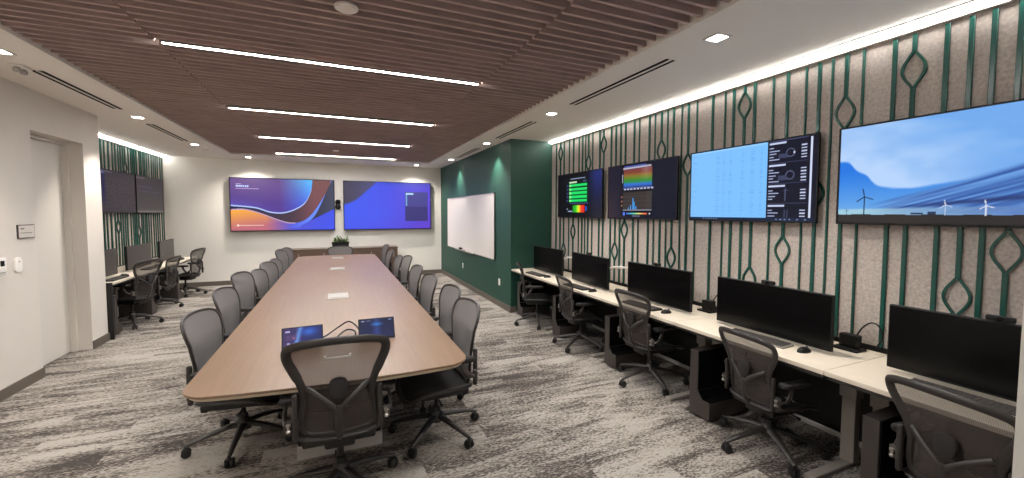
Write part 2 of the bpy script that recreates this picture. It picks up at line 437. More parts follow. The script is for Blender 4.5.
def vent(x, y0, y1, label):
    t = thing('slot_vent', label, 'air vent', (x, (y0 + y1) / 2, HC), 0, 'linear slot air vents')
    h = (y1 - y0) / 2
    for dx in (-.030, .030):
        bm = B(); box(bm, dx - .014, dx + .014, -h, h, -.004, 0); link('slot', bm, M_slot, t)
    bm = B(); box(bm, -.010, .010, -h, h, -.006, 0); link('divider', bm, M_ceil, t)
vent(2.45, 2.53, 3.99, 'double slot air vent in the right ceiling strip, nearest to the camera')
vent(2.44, 4.95, 6.27, 'double slot air vent in the right ceiling strip, before the green wall')
vent(2.48, 7.41, 8.84, 'double slot air vent in the ceiling above the whiteboard')
vent(-2.345, 4.89, 6.31, 'double slot air vent in the left ceiling strip, nearer one')
vent(-2.355, 7.23, 8.68, 'double slot air vent in the left ceiling strip, farther one by the recess')
def detector(x, y, z, r, label, drop=.024):
    t = thing('smoke_detector', label, 'smoke detector', (x, y, z))
    bm = B(); lathe(bm, [(r, 0), (r, -.012), (r * .95, -.012)], 28); link('base', bm, M_white, t, True)
    bm = B(); lathe(bm, [(r * .9, -.012), (r * .84, -drop * .8), (r * .5, -drop), (0, -drop)], 28); link('cap', bm, M_white, t, True)
detector(.076, 2.71, HS, .068, 'round white smoke detector on the wood slats near the camera')
detector(.011, 8.95, HS, .06, 'round white smoke detector between the two farthest linear lights')
detector(-2.31, 9.64, HC, .055, 'small white sensor on the left ceiling strip by the far wall')
t = thing('ceiling_twin_light', 'small twin head emergency light on the left ceiling strip', 'emergency light', (-2.40, 4.80, HC))
bm = B(); box(bm, -.05, .05, -.06, .06, -.02, 0, .006); link('base', bm, M_white, t)
for dy in (-.04, .04):
    bm = B(); lathe(bm, [(.0, -.06), (.022, -.058), (.026, -.035), (.014, -.018)], 16, T(0, dy, 0)); link('lamp_head', bm, M_alu, t, True)

# ------------------------------------------------------------------ screens: pictures are computed on a grid and glow
SCREEN_GAIN = 0.60
def canvas(w, h, c=(0, 0, 0)):
    a = np.zeros((h, w, 3)); a[:] = c
    v, u = np.mgrid[0:h, 0:w]
    return a, (u + .5) / w, (v + .5) / h
def put(a, u, v, u0, u1, v0, v1, c, k=1.0):
    m = (u >= u0) & (u <= u1) & (v >= v0) & (v <= v1)
    a[m] = a[m] * (1 - k) + np.array(c) * k
def mixc(c0, c1, t):
    t = np.clip(t, 0, 1)[..., None]
    return np.array(c0) * (1 - t) + np.array(c1) * t
def seg_mask(u, v, x0, y0, x1, y1, r, asp=16 / 9):
    ax, ay, bx, by = x0 * asp, y0, x1 * asp, y1
    px, py = u * asp, v
    dx, dy = bx - ax, by - ay
    t = np.clip(((px - ax) * dx + (py - ay) * dy) / (dx * dx + dy * dy + 1e-9), 0, 1)
    return np.hypot(px - ax - t * dx, py - ay - t * dy) < r

def screen_mesh(name, w, h, img, parent, y=0.0, gain=1.0, rough=.5, spec=.1):
    H, W, _ = img.shape
    vx, vz = np.meshgrid(np.linspace(-w / 2, w / 2, W), np.linspace(h / 2, -h / 2, H))
    co = np.stack([vx, np.full_like(vx, y), vz], -1).reshape(-1, 3)
    idx = np.arange(H * W).reshape(H, W)
    q = np.stack([idx[1:, :-1], idx[1:, 1:], idx[:-1, 1:], idx[:-1, :-1]], -1).reshape(-1, 4)
    me = bpy.data.meshes.new(name)
    me.vertices.add(len(co)); me.vertices.foreach_set('co', co.ravel())
    me.loops.add(q.size); me.loops.foreach_set('vertex_index', q.ravel().astype(np.int32))
    me.polygons.add(len(q)); me.polygons.foreach_set('loop_start', np.arange(0, q.size, 4, dtype=np.int32))
    me.update(calc_edges=True)
    c = np.clip(img / 255., 0, 1); lin = np.where(c <= .04045, c / 12.92, ((c + .055) / 1.055) ** 2.4)
    at = me.color_attributes.new('picture', 'FLOAT_COLOR', 'POINT')
    at.data.foreach_set('color', np.concatenate([lin.reshape(-1, 3), np.ones((H * W, 1))], 1).ravel())
    m = bpy.data.materials.new('screen_picture'); m.use_nodes = True
    nt = m.node_tree; b = nt.nodes['Principled BSDF']
    b.inputs['Base Color'].default_value = (.006, .006, .007, 1); b.inputs['Roughness'].default_value = rough; b.inputs['Specular IOR Level'].default_value = spec
    a = nt.nodes.new('ShaderNodeVertexColor'); a.layer_name = 'picture'
    nt.links.new(a.outputs['Color'], b.inputs['Emission Color']); b.inputs['Emission Strength'].default_value = gain * SCREEN_GAIN
    me.materials.append(m)
    o = bpy.data.objects.new(name, me); COL.objects.link(o); o.parent = parent
    return o

def tv(label, loc, rz, w, h, img, bez=.012, dep=.022, wallgap=.06, group=None, gain=1.0):
    """flat television; local -Y is its face, loc is the middle of its face"""
    t = thing('television', label, 'television', loc, rz, group)
    bm = B(); box(bm, -w / 2, w / 2, .004, dep, -h / 2, h / 2, .004); link('housing', bm, M_black, t)
    bm = B()
    for a in ((-w / 2, w / 2, h / 2 - bez, h / 2), (-w / 2, w / 2, -h / 2, -h / 2 + bez * 1.3), (-w / 2, -w / 2 + bez, -h / 2, h / 2), (w / 2 - bez, w / 2, -h / 2, h / 2)):
        box(bm, a[0], a[1], -.004, .006, a[2], a[3])
    link('bezel', bm, M_black, t)
    screen_mesh('screen', w - 2 * bez, h - 2.3 * bez, img, t, .002, gain).location.z = bez * .15
    bm = B(); box(bm, -w * .25, w * .25, dep, dep + wallgap, -h * .2, h * .2); link('wall_mount', bm, M_black, t)
    return t

def interp(x, pts):
    xs, ys = zip(*pts); return np.interp(x, xs, ys)

def smooth_fn(u, pts):
    p = smooth_path(pts, 8)
    return interp(u, p)

def img_waves():
    a, u, v = canvas(300, 169)
    f1 = smooth_fn(u, [(0, .52), (.22, .56), (.36, .645), (.48, .66), (.59, .60), (.69, .48), (.75, .29), (.777, .08), (.781, -.3)])
    f2 = smooth_fn(u, [(0, .60), (.127, .595), (.27, .67), (.437, .80), (.55, .86), (.65, .84), (.745, .73), (.845, .48), (.955, .10), (.975, -.1)])
    f3 = smooth_fn(u, [(.64, .93), (.68, .885), (.75, .81), (.805, .69), (.86, .49), (.927, .2), (.97, .04), (1.0, -.1)])
    f4 = .895 - (u - .67) * .96
    top = mixc((112, 84, 140), (86, 60, 142), v * 2) 
    k = np.clip((u - .45) / .3, 0, 1)
    top = top * (1 - k[..., None]) + mixc((96, 190, 252), (72, 96, 230), v * 1.7) * k[..., None]
    k = np.clip(1 - np.abs(v - f1) / .16, 0, 1) * np.clip(1 - u / .5, 0, 1)
    top = top * (1 - k[..., None] * .45) + np.array((96, 110, 220)) * k[..., None] * .45
    band = mixc((38, 34, 78), (70, 56, 68), u / .5)
    k = np.clip((u - .55) / .25, 0, 1)
    band = band * (1 - k[..., None]) + mixc((124, 84, 82), (120, 70, 84), v) * k[..., None]
    low = mixc((246, 172, 66), (190, 108, 120), np.clip((v - .62) / .36 + u * .7, 0, 1))
    k = np.clip((u - .32) / .25, 0, 1)
    low = low * (1 - k[..., None]) + mixc((92, 86, 196), (70, 84, 226), (u - .4) * 2) * k[..., None]
    a = np.where((v < f1)[..., None], top, np.where((v < f2)[..., None], band, low))
    st = (v > f2) & (u > .5) & ((v < f3) | (u < .66)) & (v < f2 + .10 + (u > .7) * .4)
    k = np.clip((u - .5) * 4, 0, 1)
    a = np.where((st & (u > .5))[..., None], a * (1 - k[..., None]) + mixc((96, 104, 240), (104, 150, 250), u) * k[..., None], a)
    dk = (u > .66) & (v > f3) & (v < f4)
    a = np.where(dk[..., None], mixc((48, 44, 66), (70, 72, 92), (u - .66) * 3), a)
    a[(np.abs(v - f1) < .012) & (u < .77) & (v < .75)] = (176, 196, 250)
    a[(np.abs(v - f2) < .010) & (u < .6) & (u > .0)] = (190, 160, 190)
    # small writing at the upper and lower left: three short lines and one along the foot
    put(a, u, v, .055, .10, .105, .12, (214, 200, 240), .8); put(a, u, v, .055, .125, .135, .165, (196, 214, 255))
    put(a, u, v, .132, .168, .135, .17, (190, 210, 255)); put(a, u, v, .05, .26, .192, .207, (190, 160, 206), .75)
    for x in (.072, .092, .113, .148): put(a, u, v, x, x + .005, .13, .175, (120, 110, 190))
    put(a, u, v, .06, .30, .892, .905, (246, 214, 190), .9); put(a, u, v, .055, .072, .882, .915, (250, 220, 200))
    return a
def img_blue():
    a, u, v = canvas(240, 135)
    a = mixc((66, 92, 236), (96, 66, 200), np.clip(u * .9 + (v - .5) * .3, 0, 1))
    k = np.clip(1 - np.hypot(u - .35, (v - .7)) / .5, 0, 1); a = a * (1 - .35 * k[..., None]) + np.array((72, 104, 252)) * .35 * k[..., None]
    f = smooth_fn(u, [(-.01, .52), (.12, .42), (.25, .22), (.36, .03), (.4, -.1), (1.1, -1)])
    k = np.clip((f - v) / .05, 0, 1); a = a * (1 - k[..., None]) + mixc((72, 66, 84), (84, 84, 130), u * 2.5) * k[..., None]
    k = np.clip(1 - v / .12, 0, 1) * np.clip((u - .3) * 3, 0, 1); a = a * (1 - .4 * k[..., None]) + np.array((70, 88, 150)) * .4 * k[..., None]
    put(a, u, v, .69, .965, .2, .84, (70, 68, 140)); put(a, u, v, .69, .965, .52, .84, (60, 54, 116))
    put(a, u, v, .70, .715, .23, .50, (112, 160, 214)); put(a, u, v, .70, .79, .225, .26, (176, 214, 250))
    return a
def img_status():
    a, u, v = canvas(200, 112)
    a = mixc((7, 8, 16), (30, 40, 104), np.clip((u - .66) * 5, 0, 1) * np.clip(1.15 - v * 1.1, 0, 1))
    k = np.clip((v - .5) * 2, 0, 1) * np.clip((u - .68) * 6, 0, 1); a = a * (1 - .6 * k[..., None]) + np.array((48, 44, 62)) * .6 * k[..., None]
    put(a, u, v, .24, .70, .10, .92, (4, 6, 10))
    put(a, u, v, .31, .65, .115, .135, (150, 160, 196)); 
    for k in range(5):
        y = .25 + .087 * k
        put(a, u, v, .28, .69, y, y + .058, (24, 214, 100)); put(a, u, v, .28, .33, y, y + .058, (120, 240, 140))
        put(a, u, v, .22, .25, y + .01, y + .045, (70, 82, 150))
    put(a, u, v, .28, .46, .185, .225, (200, 230, 190)); put(a, u, v, .60, .68, .18, .21, (60, 76, 110))
    for x in np.arange(.30, .70, .055): put(a, u, v, x, x + .03, .70 - .02, .70, (90, 104, 170))
    m = (u > .37) & (u < .64) & (v > .735) & (v < .89)
    g = interp(u, [(.37, 0), (.44, .15), (.47, .4), (.53, .6), (.57, .9), (.64, 1)])
    a = np.where(m[..., None], np.stack([interp(g, [(0, 30), (.3, 70), (.5, 230), (.8, 240), (1, 220)]), interp(g, [(0, 150), (.3, 220), (.5, 226), (.8, 90), (1, 30)]), interp(g, [(0, 40), (.5, 40), (1, 30)])], -1), a)
    put(a, u, v, .655, .69, .76, .86, (40, 80, 190)); put(a, u, v, .22, .24, .80, .83, (190, 200, 230)); put(a, u, v, .25, .36, .86, .88, (150, 160, 200))
    return a
def img_spectrum():
    a, u, v = canvas(220, 124)
    a = mixc((28, 24, 42), (18, 20, 38), u * 1.6)
    k = np.clip((v - .35) * 2, 0, 1) * np.clip(1 - u * 3.4, 0, 1); a = a * (1 - .6 * k[..., None]) + np.array((70, 52, 56)) * .6 * k[..., None]
    put(a, u, v, .215, .685, .0, .97, (12, 12, 22)); put(a, u, v, .27, .60, .03, .05, (80, 104, 200)); put(a, u, v, .25, .67, .06, .085, (176, 170, 190))
    rows = [(0.0, (118, 56, 60)), (.22, (122, 60, 48)), (.36, (136, 98, 44)), (.5, (110, 120, 40)), (.66, (56, 130, 44)), (.78, (42, 130, 90)), (.9, (50, 110, 206)), (1, (44, 90, 180))]
    w = (v - .095) / .32 + (.62 - u) * .12
    m = (u > .26) & (u < .68) & (v > .095) & (v < .42)
    col = np.stack([interp(w, [(p, c[k]) for p, c in rows]) for k in range(3)], -1)
    hl = np.clip(1 - np.abs(u - .60) / .10, 0, 1)[..., None] * np.clip(1 - v * 2.6, 0, 1)[..., None]
    a = np.where(m[..., None], col * (1 - .35 * hl) + 235 * .35 * hl, a)
    for x in np.arange(.27, .68, .05): put(a, u, v, x, x + .028, .455, .475, (190, 190, 224)); 
    put(a, u, v, .25, .68, .435, .445, (120, 150, 230)); put(a, u, v, .235, .245, .18, .34, (200, 200, 230))
    put(a, u, v, .25, .68, .52, .84, (54, 48, 47)); put(a, u, v, .60, .68, .52, .84, (62, 56, 54))
    for y in (.60, .68, .76): put(a, u, v, .25, .68, y, y + .008, (72, 66, 64)); put(a, u, v, .225, .24, y - .01, y + .02, (180, 120, 80))
    for x, t, wd in ((.335, .80, .012), (.37, .76, .014), (.405, .63, .014), (.425, .70, .01), (.45, .78, .012)): put(a, u, v, x, x + wd, t, .84, (70, 160, 240))
    put(a, u, v, .25, .68, .845, .855, (200, 200, 220))
    m = (u > .31) & (u < .62) & (v > .905) & (v < .93)
    a = np.where(m[..., None], np.stack([interp(u, [(.31, 60), (.42, 90), (.5, 230), (.62, 230)]), interp(u, [(.31, 120), (.42, 210), (.5, 220), (.62, 80)]), interp(u, [(.31, 240), (.42, 190), (.5, 120), (.62, 60)])], -1), a)
    put(a, u, v, .255, .285, .89, .95, (90, 120, 230)); put(a, u, v, .645, .665, .905, .93, (220, 220, 240)); put(a, u, v, .40, .52, .955, .965, (120, 120, 150))
    return a
def img_sheet():
    a, u, v = canvas(320, 180)
    a = mixc((126, 188, 250), (118, 186, 252), u)
    for k, y in enumerate(np.arange(.06, .93, .0285)):
        for x0, wd in ((.015, .05), (.25, .03), (.31, .022), (.365, .025), (.47, .02), (.545, .03), (.62, .018)):
            if (k * 7 + int(x0 * 100)) % 5 and (x0 < .2) is ((k % 3) == 0): put(a, u, v, x0, x0 + wd, y, y + .008, (86, 140, 200), .55)
            elif x0 > .2: put(a, u, v, x0, x0 + wd * .7, y, y + .006, (92, 146, 206), .5)
    put(a, u, v, .0, .66, .012, .02, (160, 210, 255)); 
    put(a, u, v, .672, 1, 0, 1, (17, 18, 36))
    for s, n in ((0.03, 5), (.30, 5), (.555, 4), (.80, 3)):
        put(a, u, v, .685, .80, s, s + .02, (196, 204, 236))
        for k in range(n):
            y = s + .06 + k * .036
            put(a, u, v, .685, .685 + .03 + .02 * ((k * 5) % 3), y, y + .012, (176, 186, 222)); put(a, u, v, .90, .935, y, y + .013, (196, 204, 236))
        put(a, u, v, .685, .94, s - .022, s - .016, (70, 76, 110))
    for cy in (.14, .41):
        r = np.hypot((u - .83) * 16 / 9, v - cy - .03); a[(r > .042) & (r < .055)] = (86, 90, 120); put(a, u, v, .75, .81, cy + .03, cy + .09, (58, 64, 92))
    put(a, u, v, .80, .806, .60, .75, (86, 92, 124)); put(a, u, v, .79, .825, .62, .63, (86, 92, 124)); put(a, u, v, .80, .803, .86, .96, (96, 104, 140)); put(a, u, v, .82, .823, .86, .96, (96, 104, 140))
    put(a, u, v, .85, .86, .16, .185, (230, 236, 250))
    put(a, u, v, .955, .968, .015, .955, (206, 214, 240))
    put(a, u, v, 0, 1, .962, 1, (22, 34, 62)); 
    for x in (.13, .155, .18, .205, .23, .255, .74, .77, .80, .83, .88, .93): put(a, u, v, x, x + .014, .97, .99, (150, 170, 210), .7)
    return a
def vnoise(u, v, fx, fy, seed):
    r = np.random.RandomState(seed); g = r.rand(int(fy) + 3, int(fx) + 3)
    x, y = u * fx, v * fy; i, j = np.floor(x).astype(int), np.floor(y).astype(int); fxx, fyy = x - i, y - j; i, j = i % (int(fx) + 2), j % (int(fy) + 2)
    fxx = fxx * fxx * (3 - 2 * fxx); fyy = fyy * fyy * (3 - 2 * fyy)
    return (g[j, i] * (1 - fxx) + g[j, i + 1] * fxx) * (1 - fyy) + (g[j + 1, i] * (1 - fxx) + g[j + 1, i + 1] * fxx) * fyy
def img_storm():
    a, u, v = canvas(340, 190)
    n = .5 * vnoise(u, v, 4, 4, 1) + .3 * vnoise(u, v, 9, 9, 2) + .2 * vnoise(u, v, 20, 18, 3)
    a = mixc((112, 166, 230), (178, 206, 244), np.clip(1.0 - u * 1.35 + (v - .25) * .9 + (n - .5) * 1.1, 0, 1))
    # clear blue patch low on the left, its cloud edge above
    f = smooth_fn(u, [(0, .34), (.05, .36), (.09, .45), (.14, .50), (.19, .60), (.30, .64), (.45, .62), (1.0, .5)]) + (n - .5) * .06
    k = np.clip((v - f) / .025, 0, 1); a = a * (1 - k[..., None]) + mixc((36, 116, 220), (120, 176, 228), (v - .45) * 1.9) * k[..., None]
    k = np.clip((u - .42) * 5, 0, 1) * np.clip((v - .30) * 5, 0, 1) * np.clip(n * 1.6 - .25, 0, 1)
    a = a * (1 - .65 * k[..., None]) + np.array((90, 150, 226)) * .65 * k[..., None]
    # long dark shelf cloud sweeping up to the right
    g = .80 - .50 * (np.clip(u - .15, 0, 1)) - .1 * np.clip(u - .15, 0, 1) ** 2
    k = np.clip((v - g) / .04, 0, 1) * np.clip((u - .14) * 8, 0, 1) * (v < .9)
    s = vnoise(u * .6 + (v - g), (v - g) * 4, 6, 14, 5) 
    a = a * (1 - k[..., None]) + mixc((52, 88, 158), (104, 154, 220), s * 1.3 - .15) * k[..., None]
    g2 = .86 - .17 * np.clip(u - .25, 0, 1)
    k = np.clip(1 - np.abs(v - g2 + .01) / (.014 + .03 * u), 0, 1) * np.clip((u - .2) * 4, 0, 1); a = a * (1 - .9 * k[..., None]) + np.array((38, 52, 104)) * .9 * k[..., None]
    k = np.clip((v - .85 + .03 * u) / .02, 0, 1); a = a * (1 - .8 * k[..., None]) + mixc((168, 206, 214), (96, 128, 186), u * 1.7 - .2) * .8 * k[..., None]
    gr = v > .912 + .004 * np.sin(u * 40)
    a = np.where(gr[..., None], mixc((40, 38, 40), (58, 52, 48), n), a)
    for x, y0, c, s_ in ((.132, .73, (26, 40, 66), .85), (.475, .825, (196, 206, 226), .5), (.615, .835, (206, 212, 230), .5), (.045, .87, (70, 92, 120), .2)):
        a[seg_mask(u, v, x, y0, x, .915, .006 * s_ + .002)] = c
        for q in (100, -22, 218):
            a[seg_mask(u, v, x, y0, x + .052 * s_ * math.cos(math.radians(q)), y0 - .092 * s_ * math.sin(math.radians(q)), .0042 * s_ + .0015)] = c
    put(a, u, v, .34, .39, .895, .912, (40, 54, 80)); put(a, u, v, .41, .44, .885, .912, (44, 56, 84))
    return a
def img_dim(seed, light):
    a, u, v = canvas(160, 90)
    a = mixc((66, 60, 66), (84, 76, 76) if light else (62, 58, 64), v)
    r = np.random.RandomState(seed)
    if not light:
        put(a, u, v, 0, .10, 0, .75, (44, 42, 84)); put(a, u, v, .12, .3, .03, .05, (120, 110, 130)); put(a, u, v, 0, .08, .03, .1, (120, 120, 170))
        for y in np.arange(.2, .92, .055):
            for x in np.arange(.14, .95, .085):
                if r.rand() < .75: put(a, u, v, x, x + .05, y, y + .022, (92 + 26 * r.rand(), 84, 88), .8)
    else:
        put(a, u, v, .02, .3, .05, .075, (128, 118, 122)); put(a, u, v, .05, .6, .28, .31, (104, 92, 128), .7); put(a, u, v, .05, .85, .4, .43, (100, 90, 116), .6)
        put(a, u, v, .01, .99, .95, .99, (132, 124, 122))
    return a * .85
FW, FH = 2.185, 1.235
FZ = (1.470 + .731) / 2 * CAM_H
tv('large wall display showing coloured waves, left of the pair on the far wall', (-.674 * CAM_H, YF - .11, FZ), 0, FW, FH, img_waves(), .016, .06, .05, 'large displays on the far wall')
tv('large wall display showing plain blue with a dark box, right of the far pair', (.745 * CAM_H, YF - .11, FZ), 0, FW, FH, img_blue(), .016, .06, .05, 'large displays on the far wall')
RW, RH = 1.222, .69
RZ = (1.362 + .953) / 2 * CAM_H
for yc, lab, im in ((5.263, 'wall television with rows of green bars, farthest on the right felt wall', img_status()),
                    (3.922, 'wall television with a rainbow chart, second from the green wall', img_spectrum()),
                    (2.540, 'wall television showing a pale blue spreadsheet on the right felt wall', img_sheet()),
                    (1.193, 'wall television showing a stormy sky with wind turbines, nearest the camera', img_storm())):
    tv(lab, (3.345, yc, RZ), -PI / 2, RW * .994, RH * .994, im, .011, .02, .05, 'televisions on the right felt wall')
LZ = (2.362 + 1.648) / 2
tv('dim wall television with faint rows of figures in the left recess, nearer one', (-3.35, 8.94, LZ), PI / 2, 1.19, .70, img_dim(1, False), .012, .045, .01, 'televisions in the left recess')
tv('dim grey wall television in the left recess, the one by the far wall', (-3.35, 10.19, LZ), PI / 2, 1.26, .71, img_dim(2, True), .012, .045, .01, 'televisions in the left recess')

# ------------------------------------------------------------------ conference table
TZ = .74
def table_outline(inset=0.0):
    x1 = .765 - inset; y0, y1 = 2.445 + inset, 9.66 - inset; r = .16; n = 8
    pts = []
    def arc(cx, cy, a0):
        for k in range(n + 1): a = a0 + PI / 2 * k / n; pts.append((cx + r * math.cos(a), cy + r * math.sin(a)))
    for k in range(1, 12): s = -1 + 2 * k / 12; pts.append((s * (x1 - r), y0 - .035 * (1 - s * s)))
    arc(x1 - r, y0 + r, -PI / 2); arc(x1 - r, y1 - r, 0)
    for k in range(1, 12): s = 1 - 2 * k / 12; pts.append((s * (x1 - r), y1 + .045 * (1 - s * s)))
    arc(-x1 + r, y1 - r, PI / 2); arc(-x1 + r, y0 + r, PI)
    return [(x, y - .045 * x * (y < 5)) for x, y in pts]
tb = thing('conference_table', 'long brown wood conference table with rounded corners down the room', 'table', (0, 0, 0))
bm = B(); prism(bm, table_outline(), TZ - .014, TZ, 'z', .003); link('tabletop', bm, M_table, tb)
bm = B(); prism(bm, table_outline(.016), TZ - .034, TZ - .0145); link('edge_band', bm, M_cream, tb)
for y in (3.45, 6.05, 8.65):
    bm = B(); box(bm, -.27, .27, y - .42, y + .42, .09, TZ - .034, .01); pd = link('pedestal', bm, M_panel, tb)
    bm = B(); box(bm, -.275, .275, y - .43, y + .43, .0, .09, .004); link('plinth', bm, M_plinth, pd)
for y, a in ((4.93, .21), (7.30, .21), (9.06, .20)):
    bm = B(); box(bm, -a / 2, a / 2, y - .17, y + .17, TZ, TZ + .004, .0015); hb = link('power_hatch', bm, M_alu, tb)
    bm = B(); box(bm, -a / 2 + .02, a / 2 - .02, y - .12, y + .12, TZ + .004, TZ + .008, .0015); link('hatch_lid', bm, M_hatch, hb)
    bm = B()
    for sy in (-1, 1): box(bm, -a / 2 - .016, a / 2 + .016, y + sy * .165 - .008, y + sy * .165 + .008, TZ + .001, TZ + .007)
    for sx in (-1, 1): box(bm, sx * (a / 2 - .008) - .006, sx * (a / 2 - .008) + .006, y - .165, y + .165, TZ + .001, TZ + .007)
    link('hatch_frame', bm, M_hatch, hb)

# touch panels and their cables
def img_panel(kind):
    a, u, v = canvas(96, 60)
    if kind == 0:
        a = mixc((70, 52, 104), (28, 40, 108), u * 1.3); k = np.clip(1 - np.abs(u - .45 + v * .15) / .10, 0, 1); a = a * (1 - k[..., None]) + np.array((110, 160, 236)) * k[..., None]
        k = np.clip(1 - np.hypot(u - .66, v - .25) / .3, 0, 1); a = a * (1 - k[..., None]) + np.array((44, 110, 226)) * k[..., None]
        put(a, u, v, .06, .18, .14, .22, (200, 190, 226)); put(a, u, v, .08, .34, .35, .6, (106, 70, 120), .6); put(a, u, v, .1, .18, .72, .80, (206, 196, 236), .8); put(a, u, v, .24, .3, .45, .55, (190, 120, 150), .6)
    else:
        a = mixc((16, 24, 66), (22, 34, 92), v); k = np.clip(1 - np.abs(u - .5) / .17, 0, 1); a = a * (1 - .6 * k[..., None]) + np.array((60, 96, 190)) * .6 * k[..., None]
        k = np.clip(1 - np.hypot((u - .5) * 1.2, (v - .3) * 2.2) / .28, 0, 1); a = a * (1 - k[..., None]) + np.array((44, 150, 250)) * k[..., None]
        put(a, u, v, .05, .15, .08, .14, (170, 186, 230)); put(a, u, v, .2, .32, .08, .12, (120, 136, 190)); put(a, u, v, .85, .95, .06, .11, (150, 170, 220))
    return a
def panel(label, x, y, rz, kind):
    t = thing('touch_panel', label, 'touch panel', (x, y, TZ), rz, 'touch panels on the table')
    R = T(0, 0, .002) @ Matrix.Rotation(-math.radians(32), 4, 'X')
    bm = B(); box(bm, -.128, .128, -.004, .012, .008, .166, .004, R); link('housing', bm, M_black, t)
    s = screen_mesh('screen', .238, .140, img_panel(kind) * (.9, .82)[kind], t, 0, 1.0, .5, .15)
    s.matrix_basis = R @ T(0, -.006, .088)
    bm = B(); prism(bm, [(.012, .0005), (.145, .0005), (.145, .012), (.085, .125)], -.07, .07, 'x', .003); link('stand', bm, M_black, t)
panel('tabletop touch panel with a purple and blue screen, left of the two', -.228, 3.07, .06, 0)
panel('tabletop touch panel with a dark blue screen, right of the two', .258, 3.11, -.02, 1)
def cable(name, label, pts, r, m=M_black):
    bm = B(); tube(bm, smooth_path(pts, 8), r, seg=8); return tag(link(name, bm, m, None, True), label, 'cable')
cable('cable', 'black cable looping between the two touch panels, longer rear one', [(-.15, 3.23, TZ + .006), (-.08, 3.36, TZ + .010), (.0, 3.48, TZ + .03), (.07, 3.46, TZ + .07), (.12, 3.36, TZ + .06), (.15, 3.26, TZ + .03)], .006)
cable('cable', 'black cable curling on the table beside the right touch panel, shorter one', [(-.03, 3.18, TZ + .006), (-.01, 3.27, TZ + .012), (.05, 3.36, TZ + .03), (.10, 3.30, TZ + .04), (.115, 3.23, TZ + .03), (.09, 3.18, TZ + .007)], .006)

